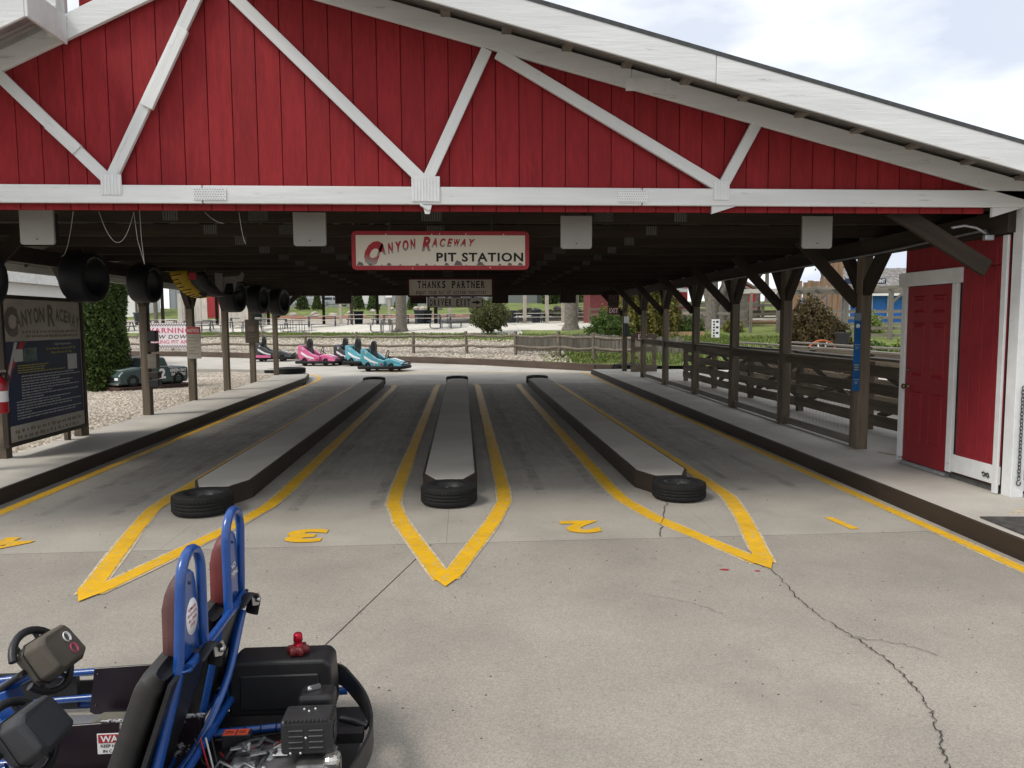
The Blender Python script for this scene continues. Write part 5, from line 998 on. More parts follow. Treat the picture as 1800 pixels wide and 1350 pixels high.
for k in range(11):
    a = -1.2+k*.14; r_ = .63; L_ = .12 if k % 4 else .2; x = -4.82-.17+r_*math.sin(a)*.75; y = 14.9-.1+.2*math.sin(a)-.03; z = 2.96-r_*math.cos(a)
    B().box(0, L_, -.012, -.006, -.008, .008, T(x, y, z) @ rot(y=-.2)).build('tick_mark', M_blkprint, yb_)
B().box(0, .14, -.012, -.006, -.04, .05, T(-4.95, 14.70, 2.44) @ rot(y=.5)).build('black_patch', M_blkprint, yb_); B().box(0, .14, -.012, -.006, 0, .14, T(-5.1, 14.60, 2.66)).build('printed_patch', M_signred, yb_); B().prism([(0, 0), (.12, -.16), (.16, .02), (.14, .2), (0, .22)], -.014, -.006, 'Y', T(-4.64, 14.66, 2.58)).build('grey_patch', M_plate, yb_)
B().prism([(0, .1), (.3, .12), (.36, .2), (.4, .14), (.36, .02), (.26, .0), (.2, -.2), (.18, -.02), (.06, -.02), (.0, -.2), (-.03, 0), (-.02, .2)], -.014, -.006, 'Y', T(-4.5, 14.68, 2.62)).build('animal_emblem', M_plate, yb_)
B().tube([(-4.9, 14.9, 2.6), (-4.9, 14.9, 2.95)], .01, 5).build('hanger', M_steel, yb_)
# white building behind the rules board
wbd = thing('white_shed', (-16, 24, 0), 'long white metal building with red trimmed opening behind the rules board', 'building')
B().box(-34, -16.2, 26.5, 36, -.1, 3.35).build('wall', mat('white_cladding', (.6, .6, .58), .6, var=.03), wbd); B().prism([(26.2, 3.36), (36.3, 3.36), (31.2, 4.6)], -34.3, -15.9, 'X').build('roof', mat('white_roof', (.62, .62, .6), .5), wbd)
B().box(-22.6, -18.4, 26.44, 26.49, .2, 2.75).build('opening_trim', M_signred, wbd); B().box(-22.4, -18.6, 26.41, 26.435, .2, 2.62).build('roller_door', mat('grey_door', (.3, .3, .3), .5), wbd)
# ---------------------------------------------------------------- right side: mesh fence, queue rails, exit signs
mat('dark_wire', (.12, .115, .11), .5, .5)
fn = thing('mesh_fence', (5.3, 15, .16), 'dark timber fence with wire mesh along the right platform', 'fence')
for k in range(1, 6):
    a, b_ = RP[k-1 if k > 1 else 0], RP[k]
    if k == 1: a = RP[0]
    A0, B0 = Vector((a[0], a[1]+.08, 0)), Vector((b_[0], b_[1]-.08, 0)); d = (B0-A0); L_ = d.length; M = T(A0.x, A0.y, 0) @ rot(z=math.atan2(d.y, d.x))
    timber('top_rail', (A0.x, A0.y, 1.30), (B0.x, B0.y, 1.30), .15, .04, M_post, fn); timber('rail', (A0.x, A0.y, 1.22), (B0.x, B0.y, 1.22), .04, .10, M_post, fn); timber('rail', (A0.x, A0.y, .24), (B0.x, B0.y, .24), .04, .10, M_grey_wood, fn)
    timber('fence_post', (A0.x+.02, A0.y+.10, .16), (A0.x+.02, A0.y+.10, 1.2), .09, .09, M_post, fn)
    b = B(); n = int((L_-.2)/.055); H_ = .86
    for i in range(n):                                   # hexagonal wire: zig-zag strands
        x = .1+i*.055; s = 1 if i % 2 else -1
        for j in range(12):
            z0 = .30+j*H_/12; o0, o1 = (.027*s if j % 2 else 0), (0 if j % 2 else .027*s); b.tube([(x+o0, 0, z0), (x+o1, 0, z0+H_/12)], .0008, 3, cap=False)
    b.build('wire_mesh', MATS['dark_wire'], fn, M, kind='stuff')
# queue corridor: wide board fences with crossed braces, pale worn handrails
def queue_fence(name, x, y0, y1, label, boards, seed):
    t = thing(name, (x, y0, .14), label, 'fence', 'queue fences'); r = random.Random(seed); n = max(1, round((y1-y0)/2.4)); ys = np.linspace(y0, y1, n+1)
    for y in ys: timber('fence_post', (x, y, .1), (x, y, 1.2), .11, .11, M_post, t, bev=.008)
    for a, b_ in zip(ys[:-1], ys[1:]):
        timber('cap_rail', (x, a-.05, 1.255+r.uniform(-.01, .01)), (x, b_+.045, 1.25), .2, .04, M_grey_wood, t)
        for z in boards: timber('board', (x-.075, a+.01, z+r.uniform(-.015, .015)), (x-.075, b_-.01, z+r.uniform(-.02, .02)), .035, .17, M_post, t)
        for s in (0, 1): timber('cross_brace', (x+(.06 if s else .10), a+.1, .35 if s else 1.1), (x+(.06 if s else .10), b_-.1, 1.1 if s else .35), .035, .1, M_post, t)
    return t
queue_fence('queue_fence', 6.35, 8.9, 21.0, 'dark board fence with crossed braces behind the mesh fence', (1.06, .80, .55, .33), 1)
queue_fence('queue_fence', 7.6, 8.9, 20.5, 'second dark board fence, one corridor further right', (1.06, .7, .4), 2)
queue_fence('queue_fence', 8.9, 9.2, 20.0, 'farthest dark board fence of the queue corridors', (1.06, .7, .4), 3)
timber('queue_mark', (5.45, 8.7, .168), (6.2, 8.85, .168), .05, .004, M_oldyel, platR); timber('queue_mark', (5.3, 9.2, .168), (5.55, 8.6, .168), .05, .004, M_oldyel, platR); timber('queue_mark', (5.2, 24.9, .168), (5.2, 22.8, .168), .08, .004, M_oldyel, platR)
# height ruler on the first post
hr_ = thing('height_ruler', (5.09, 9.4, .9), 'tall narrow blue height ruler on the nearest right post', 'ruler')
M_rul = mat('ruler_blue', (.012, .11, .32), .4, var=.2, scale=5); B().box(5.045, 5.13, 9.395, 9.41, .93, 1.94).build('face', M_rul, hr_); B().box(5.047, 5.128, 9.391, 9.394, 1.84, 1.935).build('top_panel', mat('ruler_grey', (.2, .26, .32), .4), hr_)
B().lathe([(.001, 0), (.028, 0), (.028, .002), (.001, .002)], 18, T(5.087, 9.394, 1.77) @ rot(x=R(90))).build('round_emblem', M_wht, hr_)
for z, s in ((1.47, '54"'), (1.02, '36"')): text(s, M_wprint, hr_, T(5.087, 9.393, z) @ FRONT, h=.035, w=.05); B().box(5.05, 5.125, 9.392, 9.3945, z+.055, z+.061).build('tick_line', M_wprint, hr_)
for k in range(3): B().box(5.06, 5.113, 9.392, 9.3945, 1.20+k*.03, 1.213+k*.03).build('print_row', M_yprint, hr_)
# exit signs and boxes by the far right post
def sgn(name, label, x, z, y, w, h, s, m, tm, extra=None):
    t = thing(name, (x, y, z), label, 'sign', 'exit signs'); B().box(x-w/2, x+w/2, y-.012, y+.012, z, z+h).build('face', m, t, bev=.004); B().box(x-w/2+.02, x+w/2-.02, y-.015, y-.0125, z+.02, z+h-.02).build('inset', m, t)
    text(s, tm, t, T(x, y-.0155, z+h*.2) @ FRONT, h=h*.6, w=w*.82, bold=.03); return t
M_exitdk = mat('exit_dark', (.09, .012, .018), .6); M_exitlt = mat('faded_letters', (.4, .3, .27), .6)
e1 = sgn('exit_sign', 'red EXIT sign hanging left of the far right post', 5.05, 2.07, 24.95, .38, .26, 'EXIT', M_exitdk, mat('exit_letters', (.6, .5, .46), .6))
e2 = sgn('exit_sign', 'darker EXIT sign above the red one at the far right post', 5.05, 2.52, 24.95, .38, .24, 'EXIT', mat('exit_brown', (.04, .012, .012), .6), mat('dim_letters', (.12, .09, .08), .6)); B().box(4.87, 5.23, 24.95, 24.97, 2.34, 2.515).build('backing', M_dark, e2)
e3 = sgn('exit_sign', 'red EXIT sign on the brown gate at the platform end', 5.88, 1.2, 24.3, .36, .26, 'EXIT', M_exitdk, MATS['exit_letters'])
s_ = thing('control_box', (5.5, 24.95, 1.5), 'grey switch box and dark speaker on the far right post', 'switch box'); B().box(5.42, 5.58, 24.93, 25.0, 1.78, 2.0).build('notice', M_wprint, s_); B().box(5.42, 5.57, 24.9, 25.0, 1.35, 1.74).build('speaker', M_blk, s_, bev=.01)
gt = thing('exit_gate', (6.0, 24.6, .16), 'brown timber gate with two openings at the platform end', 'gate')
for a in ((5.58, 6.45, 1.28, 1.42), (5.58, 6.45, .84, 1.0), (5.58, 6.45, .17, .40), ): B().box(a[0], a[1], 24.55, 24.6, a[2], a[3]).build('gate_board', M_post, gt, bev=.004)
for x in (5.58, 6.3): B().box(x, x+.13, 24.605, 24.64, .17, 1.42).build('gate_stile', M_post, gt, bev=.004)
# ---------------------------------------------------------------- rail fence behind the track
rf = thing('split_rail_fence', (-2, 36, .2), 'weathered split rail fence along the far edge of the track', 'fence')
FP = [(-24, 47.3), (-20.2, 45.6), (-16.5, 44.2), (-13.2, 42.6), (-10.6, 41.0), (-7.97, 39.1), (-5.1, 37.3), (-2.28, 35.6), (.22, 34.0), (2.28, 32.0), (3.92, 30.1), (5.08, 28.7), (6.6, 27.6)]
M_rail = mat('rail_wood', (.155, .13, .10), .9, var=.35, scale=9, bump=.5, bscale=30)
def rough_rail(name, p0, p1, r_, parent, m=M_rail, seed=0, sag_=.05):
    q = random.Random(seed); n = 7; pts = [tuple(Vector(p0).lerp(Vector(p1), i/n)+V(0, q.uniform(-.015, .015), q.uniform(-.02, .02)-4*sag_*(i/n)*(1-i/n))) for i in range(n+1)]
    return B().tube(pts, [r_*q.uniform(.8, 1.15) for _ in pts], 6).build(name, m, parent)
for i, (x, y) in enumerate(FP):
    z = zg(x, y); rough_rail('fence_post', (x, y, z-.15), (x+random.uniform(-.06, .06), y, z+1.05), .075, rf, seed=i, sag_=0)
    if i:
        X, Y_ = FP[i-1]; Z = zg(X, Y_)
        for h in (.86, .42): rough_rail('rail', (X, Y_-.02, Z+h), (x, y-.02, z+h), .068, rf, seed=i*3+int(h*10))
# vertical plank fence behind it
pf = thing('plank_fence', (4.5, 33.5, .3), 'grey vertical plank fence behind the rail fence', 'fence'); q = random.Random(4); PL = [(2.4, 32.9), (4.3, 31.1), (5.4, 30.0), (6.8, 29.3), (8.6, 28.7)]
for (a, b_), (hh0, hh1) in zip(zip(PL[:-1], PL[1:]), ((.92, .95), (.95, 1.05), (1.05, .9), (.9, .9))):
    d = Vector((b_[0]-a[0], b_[1]-a[1])); n = int(d.length/.155)
    for k in range(n):
        t0 = (k+.5)/n; x, y = a[0]+d.x*t0, a[1]+d.y*t0; z = .3; timber('plank', (x, y, z-.1), (x+q.uniform(-.01, .01), y, z+(hh0+(hh1-hh0)*t0)+q.uniform(-.03, .04)), .14 if 1 else .03, .03, M_grey_wood, pf, up=(0, 1, 0), bev=0)
# ---------------------------------------------------------------- far karts
def kart(name, loc, rz, m, label, sc=1.0, tail=True):
    t = thing(name, loc, label, 'kart', 'karts parked on the track'); M = T(*loc) @ rot(z=rz) @ Matrix.Diagonal((sc*.85, sc, sc*1.3, 1))
    def k(n_, b, mm, bev=.02, parent=t, seg=2):
        o = b.build(n_, mm, parent, M); (add_bevel(o, bev, seg) if bev else None); return o
    for s in (-1, 1):
        side = [(-.92, .28), (-.86, .20), (-.45, .13), (.15, .13), (.2, .34), (.02, .36), (-.25, .42), (-.5, .55), (-.82, .68), (-.95, .68)]
        k('side_pod', B().prism(side, s*.36, s*.56, 'Y'), m, .03)
        k('pod_stripe', B().prism([(-.8, .5), (-.45, .36), (-.1, .28), (-.1, .24), (-.5, .30), (-.8, .42)], s*.561, s*.566, 'Y'), M_wht, 0)
        for x, r_, w in ((-.62, .15, .16), (.52, .135, .13)): o = B(); tyre_mesh(o, r_, w, T(x, s*.52, r_) @ rot(x=R(90)), False, 18, .5); k('wheel', o, M_rubber, 0)
    k('rear_cowl', B().prism([(-.98, .3), (-.9, .3), (-.78, .6), (-.84, .72), (-.98, .7)], -.55, .55, 'Y'), m, .03)
    k('nose', B().prism([(.12, .14), (.98, .12), (1.0, .2), (.86, .30), (.40, .40), (.14, .37)], -.40, .40, 'Y'), m, .05)
    k('nose_wing', B().prism([(.62, .12), (1.02, .11), (1.03, .19), (.66, .25)], -.56, .56, 'Y'), m, .03)
    k('nose_stripe', B().prism([(.45, .402), (.85, .312), (.85, .318), (.45, .408)], -.10, .10, 'Y'), M_wht, 0)
    k('floor', B().box(-.95, .95, -.42, .42, .08, .12), M_blk, 0)
    k('seat', B().prism([(-.42, .14), (.0, .14), (.0, .2), (-.32, .22), (-.46, .62), (-.56, .62), (-.5, .3)], -.22, .22, 'Y'), M_vinyl, .03)
    k('headrest', B().prism([(-.64, .56), (-.46, .56), (-.42, .80), (-.48, .95), (-.60, .95), (-.66, .8)], -.17, .17, 'Y'), M_blk, .05)
    b = B(); b.tube([(.13+.05*math.cos(a), .16*math.cos(a+1.57), .50+.14*math.sin(a+1.57)) for a in np.linspace(0, 6.283, 15)[:-1]], .02, 6, True); b.tube([(.13, 0, .5), (.4, 0, .36)], .018, 6); k('steering_wheel', b, M_blk, 0)
    ring = [(-1.12, -.5), (-1.02, -.68), (.9, -.66), (1.1, -.5), (1.14, 0), (1.1, .5), (.9, .66), (-1.02, .68), (-1.12, .5)]
    b = B(); b.tube([(x, y, .13) for x, y in ring], .055, 6, True, flat=1.0); k('bumper_ring', b, M_rubber, 0)
    b = B(); b.tube(bend([(1.0, -.4, .2), (1.16, -.4, .3), (1.16, .4, .3), (1.0, .4, .2)], 3, .1), .022, 6); b.tube(bend([(1.0, -.4, .2), (1.18, -.4, .22), (1.18, .4, .22), (1.0, .4, .2)], 3, .1), .022, 6); k('nose_bar', b, M_blk, 0)
    for s in (-1, 1):
        for x0, z0_, w_ in ((-.75, .56, .1), (.0, .2, .14), (-.35, .2, .1)): k('decal', B().prism([(x0, z0_), (x0+w_, z0_), (x0+w_*.8, z0_+.06), (x0+.02, z0_+.06)], s*.562, s*.568, 'Y'), M_wprint if x0 else M_signred, 0)
    k('seat_harness', B().prism([(-.44, .25), (-.41, .25), (-.49, .6), (-.52, .6)], -.1, -.05, 'Y'), M_wprint, 0)
    for y in (-.28, .28): k('roll_bar', B().tube(bend([(-.9, y, .3), (-.66, y*.5, .74), (-.54, y*.5, .80)], 3, .1), .02, 6), M_blk, 0)
    return t
kart('parked_kart', (-2.95, 28.95, .0), R(-14), M_teal, 'nearest teal kart pointing right toward the lanes', .93)
kart('parked_kart', (-6.15, 33.1, 0), R(-10), M_pink, 'pink kart with black headrest left of the dark kart', .95)
kart('parked_kart', (-4.75, 33.8, 0), R(-14), M_grey, 'charcoal kart parked between the pink and teal karts', .95)
kart('parked_kart', (-4.05, 32.6, 0), R(-20), M_teal, 'second teal kart half hidden behind the nearest one', .95)
kart('parked_kart', (-9.1, 37.2, 0), R(4), M_grey, 'dark kart half hidden behind the last left posts', .98)
b = B(); b.prism([(-9.9, .2), (-9.1, .2), (-9.1, .3), (-9.9, .34)], 36.42, 36.46, 'Y'); tag(b.build('pink_kart_panel', M_pink), 'pink side panel leaning on the dark kart behind the posts', 'panel')
# ---------------------------------------------------------------- plaza: tables, bins, pavilion, trees
def pic_table(x, y, rz, label, m=M_tablew, L_=2.4, z=None):
    z = zg(x, y) if z is None else z; t = thing('picnic_table', (x, y, z), label, 'picnic table', 'picnic tables on the plaza', rz); M = T(x, y, z) @ rot(z=rz)
    for k in range(5): B().box(-L_/2, L_/2, -.37+k*.15, -.235+k*.15, .72, .76).build('top_plank', m, t, M)
    for s in (-1, 1):
        for k in range(2): B().box(-L_/2, L_/2, s*.72-.14+k*.145, s*.72-.005+k*.145, .43, .465).build('bench_plank', m, t, M)
        for e in (-1, 1): B().tube([(e*L_*.38, s*.2, .71), (e*L_*.38, s*.62, .0)], .045, 5).build('leg', M_table, t, M)
    for e in (-1, 1): B().box(e*L_*.38-.025, e*L_*.38+.025, -.85, .85, .36, .425).build('bench_bearer', M_table, t, M); B().tube([(e*L_*.38, 0, .70), (e*L_*.12, 0, .70)], .03, 4).build('brace', M_table, t, M)
    return t
def round_table(x, y, rz, label):
    z = zg(x, y); t = thing('round_picnic_table', (x, y, z), label, 'picnic table', 'round picnic tables near the rail fence', rz); M = T(x, y, z) @ rot(z=rz)
    B().prism([(.62*math.cos(a), .62*math.sin(a)) for a in np.linspace(0, 6.283, 9)[:-1]], .72, .76).build('table_top', M_table, t, M)
    for k in range(4):
        a = k*math.pi/2; Mk = M @ rot(z=a); B().box(-.42, .42, .82, 1.12, .44, .47).build('bench', M_table, t, Mk)
        for s in (-.28, .28): B().tube(bend([(s, .96, .44), (s, .96, .05), (s, .7, .02), (s, .35, .02)], 3, .1), .022, 5).build('leg', M_table, t, Mk)
        B().tube([(.3, .3, .72), (.3, .3, .02)], .022, 5).build('table_leg', M_table, t, Mk)
round_table(-4.6, 46.6, .2, 'round steel picnic table left of the big tree trunk'); round_table(-1.0, 46.8, .1, 'round steel picnic table between the tree trunk and the bush')
round_table(-18.0, 54.5, .3, 'round steel picnic table seen between the left posts'); round_table(-14.6, 52.6, .4, 'round steel picnic table behind the fourth left post'); round_table(-11.0, 51.0, .5, 'round steel picnic table behind the fifth left post')
r_ = random.Random(5)
TBL = [(-25.5, 58), (-22.4, 58.2), (-19.2, 56.5), (-16.2, 57.5), (-13.4, 54.6), (-9.9, 54.4), (-7.2, 55.4), (-5.0, 58), (-2.6, 58.4), (-.2, 58.2), (2.2, 58.6), (5.2, 57.8), (7.3, 58.2), (9.6, 57.6)]
for i, (x, y) in enumerate(TBL): pic_table(x, y, r_.uniform(-.15, .15), ('leftmost' if i == 0 else 'rightmost' if i == 13 else ('', 'second', 'third', 'fourth', 'fifth', 'sixth', 'seventh', 'eighth', 'ninth', 'tenth', 'eleventh', 'twelfth', 'thirteenth')[i]+' from the left')+' of the pale picnic tables under the pavilion')
def bin_(x, y, label, m=M_can, h=1.0, r=.36):
    z = zg(x, y); t = thing('litter_bin', (x, y, z), label, 'bin', 'bins on the plaza'); B().lathe([(.001, 0), (r*.8, 0), (r*.98, h*.9), (r*1.08, h*.91), (r*1.08, h), (r*.95, h), (r*.93, h*.9), (.001, h*.88)], 18).build('body', m, t, T(x, y, z)); B().lathe([(r*.9, h*.55), (r*.94, h*.62)], 18).build('band', M_blk, t, T(x, y, z))
bin_(-8.9, 66.0, 'dark bin beside the pavilion post left of the big tree', h=1.1, r=.42); bin_(-3.5, 62.6, 'blue grey bin right of the big tree trunk', h=1.1, r=.42); bin_(-2.9, 64.0, 'darker bin just behind the blue grey bin', h=1.1, r=.4)
bin_(4.0, 60.8, 'dark striped bin right of the round bush', h=1.0, r=.4); bin_(5.9, 60.0, 'dark bin in front of the pale tables right of the bush', h=1.05, r=.42); bin_(-30.5, 74, 'blue bin seen behind the second left post', h=1.2, r=.6); bin_(-17.6, 66.5, 'green bin behind the fifth left post', mat('green_bin', (.05, .09, .08), .5), 1.1, .42); bin_(12.4, 52.0, 'large black bin below the red shed', M_blk, 1.2, .6)
pvn = thing('picnic_pavilion', (-6, 66, 1.6), 'long picnic pavilion on dark and pale posts behind the rail fence', 'pavilion')
M_ppale = mat('pale_post', (.36, .32, .27), .8, var=.2); M_pdark = mat('dark_red_post', (.035, .016, .012), .7)
for x, y, m, w in ((-16.3, 63.5, M_ppale, .22), (-17.3, 69, M_pdark, .22), (-12.4, 69, M_pdark, .22), (-9.6, 60.8, M_ppale, .2), (-8.7, 60.5, M_pdark, .2), (-7.6, 69, M_pdark, .22), (-3.0, 69, M_pdark, .22), (-5.6, 59.0, M_ppale, .2), (-.9, 59, M_ppale, .24), (-2.2, 64.4, M_pdark, .3), (1.0, 67, M_pdark, .24), (2.6, 58.5, M_ppale, .2), (4.8, 57.5, M_ppale, .26), (6.5, 57.5, M_ppale, .26), (7.6, 56.5, M_ppale, .22), (9.5, 56, M_ppale, .26), (-21.8, 69, M_pdark, .22), (-26.5, 69, M_pdark, .22), (-22, 61.5, M_ppale, .22), (12.2, 55.0, M_ppale, .24)):
    z = zg(x, y); timber('pavilion_post', (x, y, z-.2), (x, y, 5.2), w, w, m, pvn, bev=0)
B().box(-29, 13, 61, 72, 5.2, 5.4).build('pavilion_roof', M_roof, pvn)
sg_ = thing('pavilion_sign', (-5.6, 58.7, 4.6), 'small white sign high on a pale pavilion post', 'sign'); B().box(-5.85, -5.35, 58.66, 58.7, 3.75, 4.9).build('face', M_wht, sg_); B().box(-5.7, -5.5, 58.64, 58.658, 4.1, 4.35).build('mark', M_blkprint, sg_)
def limb(b, p, d, r, L_, depth, rng, tips):
    q = [p]; n = 5
    for i in range(n): d = (d+Vector((rng.uniform(-.16, .16), rng.uniform(-.16, .16), rng.uniform(-.02, .12)))).normalized(); q.append(q[-1]+d*L_/n)
    b.tube(q, [r*(1-.45*i/n) for i in range(n+1)], 7 if depth > 1 else 5, cap=False)
    if depth == 0: tips.append(q[-1]); tips.append(q[3]); return
    for k in range(3 if depth > 1 else 4):
        a = rng.uniform(0, 6.28); s = rng.uniform(.5, .95); nd = (d+Vector((math.cos(a)*s, math.sin(a)*s, rng.uniform(-.1, .3)))).normalized(); limb(b, q[-1 if k else 4], nd, r*.55, L_*rng.uniform(.6, .8), depth-1, rng, tips)
def tree(name, x, y, r, h, label, m, seed, nl=60, ls=.1, fork=False, z=None, spread=.7, group='trees round the plaza', depth=3):
    z = zg(x, y) if z is None else z; t = thing(name, (x, y, z), label, 'tree', group); rng = random.Random(seed); b = B(); tips = []
    b.tube([(x, y, z-.2), (x, y, z+.05), (x+.02, y, z+.3), (x, y, z+h*.4)], [r*1.75, r*1.45, r*1.08, r*.95], 10, cap=False)
    if fork:
        limb(b, V(x, y, z+h*.12), V(-.32, 0, .9).normalized(), r*.8, h*.4, 2, rng, tips); limb(b, V(x, y, z+h*.1), V(.45, 0, .9).normalized(), r*.75, h*.4, 2, rng, tips)
    else:
        for k in range(4):
            a = rng.uniform(0, 6.28); limb(b, V(x, y, z+h*.38), V(math.cos(a)*.5, math.sin(a)*.5, 1).normalized(), r*.62, h*.27, depth-1, rng, tips)
    b.build('trunk', M_bark, t)
    if nl and tips:
        P = np.concatenate([np.array(p)+RNG.normal(size=(nl, 3))*spread*.5 for p in tips]); leaves('crown', P, ls, m, t, .6)
    return t
tree('shade_tree', -3.7, 46.3, .32, 11, 'thick grey trunk of the tree in front of the plaza left of centre', ML_lime, 1, 26, .12)
tree('shade_tree', 5.75, 39.6, .34, 11, 'thick grey trunk of the tree beside the plank fence', ML_lime, 2, 26, .12)
tree('small_tree', -11.2, 99.0, .12, 5, 'small dark red leaved tree by the metal building', ML_purple, 3, 14, .18); tree('small_tree', -40, 96, .14, 5, 'dark red leaved tree far left beyond the tables', ML_purple, 4, 14, .2)
tree('forked_tree', 12.45, 37.0, .3, 9, 'fork trunked tree behind the queue fences', ML_lime, 5, 20, .13, True)
def shrub(name, x, y, rx, rz_, label, m, n=4000, size=.06, vase=False, z=None, cat='shrub', twig=True, zoff=0.):
    z = zg(x, y) if z is None else z; t = thing(name, (x, y, z), label, cat, 'shrubs'); u = rdir(n); u[:, 2] = np.abs(u[:, 2])*1.0 if not vase else u[:, 2]; rr = np.cbrt(RNG.uniform(.25, 1, (n, 1)))*(1+.13*np.sin(5*u[:, :1]*3+u[:, 2:3]*7)+.1*np.sin(u[:, 1:2]*13)); P = u*rr*np.array([rx, rx, rz_*(1 if not vase else .5)])+np.array([x, y, z+.05+(rz_*.55 if vase else 0)+zoff])
    leaves('foliage', P, size, m, t, .5); b = B(); q = random.Random(n)
    for k in range(14): a = q.uniform(0, 6.28); e = q.uniform(.3, .8); b.tube([(x+.05*math.cos(a), y+.05*math.sin(a), z-.1), (x+rx*e*.5*math.cos(a), y+rx*e*.5*math.sin(a), z+rz_*.3), (x+rx*e*math.cos(a), y+rx*e*math.sin(a), z+rz_*.7)], .018, 4, cap=False)
    b.build('branches', M_bark, t); return t
shrub('round_bush', 1.5, 40.9, 1.05, 1.75, 'vase shaped olive green bush in front of the plaza', leafmat('olive_leaf', (.07, .08, .03), (.2, .2, .08)), 9000, .05, True)
shrub('boxwood', 6.1, 31.0, .95, 1.25, 'dark green boxwood behind the plank fence', ML_bush, 7000, .05, zoff=.2)
shrub('golden_shrub', 7.9, 33.5, 1.0, 2.9, 'tall golden green shrub behind the exit gate', ML_gold, 7000, .07); shrub('golden_shrub', 9.0, 34.0, .95, 2.9, 'second golden shrub right of the exit gate', ML_gold, 7000, .07); shrub('golden_shrub', 7.2, 34.6, .9, 1.6, 'low yellow green shrub behind the boxwood', ML_gold, 3500, .06)
shrub('bronze_bush', 12.4, 26.3, .9, 1.95, 'big bronze brown bush behind the queue fences', ML_brown, 13000, .06); shrub('bronze_bush', 13.6, 27.0, .7, 1.2, 'smaller bronze bush right of the big one', ML_brown, 5000, .06)
shrub('purple_shrub', 16.0, 25.6, .42, 1.3, 'small purple shrub in front of the blue building', ML_purple, 2500, .05); shrub('low_shrub', 15.4, 25.2, .55, .7, 'lime green low shrub beside the purple one', ML_lime, 2500, .05); shrub('low_shrub', 17.2, 25.0, .7, .7, 'lime green low shrub near the booth', ML_lime, 2500, .05); shrub('low_shrub', 17.6, 27.0, .7, 1.2, 'dark green spreading shrub in front of the blue building', ML_bush, 2500, .05); shrub('low_shrub', 13.9, 24.6, .6, .75, 'green low shrub right of the bronze bush', ML_bush, 2000, .05)
shrub('low_shrub', 10.1, 33.9, .55, .75, 'green shrub in the new timber planter', ML_bush, 1800, .05); shrub('low_shrub', 15.4, 33.2, .75, 1.1, 'grey green shrub under the arbor', ML_bush, 2500, .05); shrub('low_shrub', 14.2, 39.6, .9, 1.2, 'bright green shrub beside the forked tree', ML_lime, 2500, .06)
for i, (x, y, h) in enumerate(((-20.6, 99.5, 3.6), (-18.6, 99.0, 2.7), (-12.9, 95, 3.6), (-10.6, 91.5, 3.0), (-5.7, 88, 2.6), (-7.6, 92, 2.2))):
    z = zg(x, y); t = thing('cone_evergreen', (x, y, z), ('first', 'second', 'third', 'fourth', 'sixth', 'fifth')[i]+' from the left of the small cone shaped evergreens', 'evergreen', 'cone evergreens'); n = 1800; q = RNG.uniform(0, 1, n); th = RNG.uniform(0, 6.28, n); rad = .9*(1-q)*np.sqrt(RNG.uniform(.3, 1, n))*h/3.2; leaves('foliage', np.stack([x+rad*np.cos(th), y+rad*np.sin(th), z+.1+h*q], 1), .11, ML_arb, t); B().lathe([(.62*h/3.2, z+.15), (.02, z+h*.93)], 8, T(x, y, 0)).build('dark_core', MATS['core_dark_green'], t)
for i, (x, y, h) in enumerate(((10.3, 88, 6.5), (13.0, 88, 6.3), (14.3, 87, 6.0))): column_tree('column_evergreen', x, y, zg(x, y)-.2, 1.0, h, ML_arb, 3500, .13, ('left', 'middle', 'right')[i]+' one of the three column evergreens by the grey house', 'evergreen', group='column evergreens')
q = random.Random(8)
for i in range(16):
    x = 3.5+i*.95+q.uniform(-.2, .2); y = 72+q.uniform(-2, 2)-i*.2; s = q.uniform(.3, .55); o = rough_box((s*1.1, s*.9, s*.75), i); b2 = B(); b2.add(o.v, o.f, T(x, y, zg(x, y)+s*.3)); tag(b2.build('boulder', M_rock), 'pale boulder, %s along the row under the grey house' % ('first', 'second', 'third', 'fourth', 'fifth', 'sixth', 'seventh', 'eighth', 'ninth', 'tenth', 'eleventh', 'twelfth', 'thirteenth', 'fourteenth', 'fifteenth', 'last')[i], 'boulder', 'boulders beyond the tables')
for i in range(12):
    x = -19+i*1.5+q.uniform(-.5, .5); y = 88+q.uniform(-2, 2); s = q.uniform(.28, .5); o = rough_box((s*1.2, s*.9, s*.7), i+40); b2 = B(); b2.add(o.v, o.f, T(x, y, zg(x, y)+s*.25)); tag(b2.build('boulder', M_rock), 'pale boulder, %s from the left along the mulch bed below the cars' % ('first', 'second', 'third', 'fourth', 'fifth', 'sixth', 'seventh', 'eighth', 'ninth', 'tenth', 'eleventh', 'last')[i], 'boulder', 'boulders along the mulch bed')
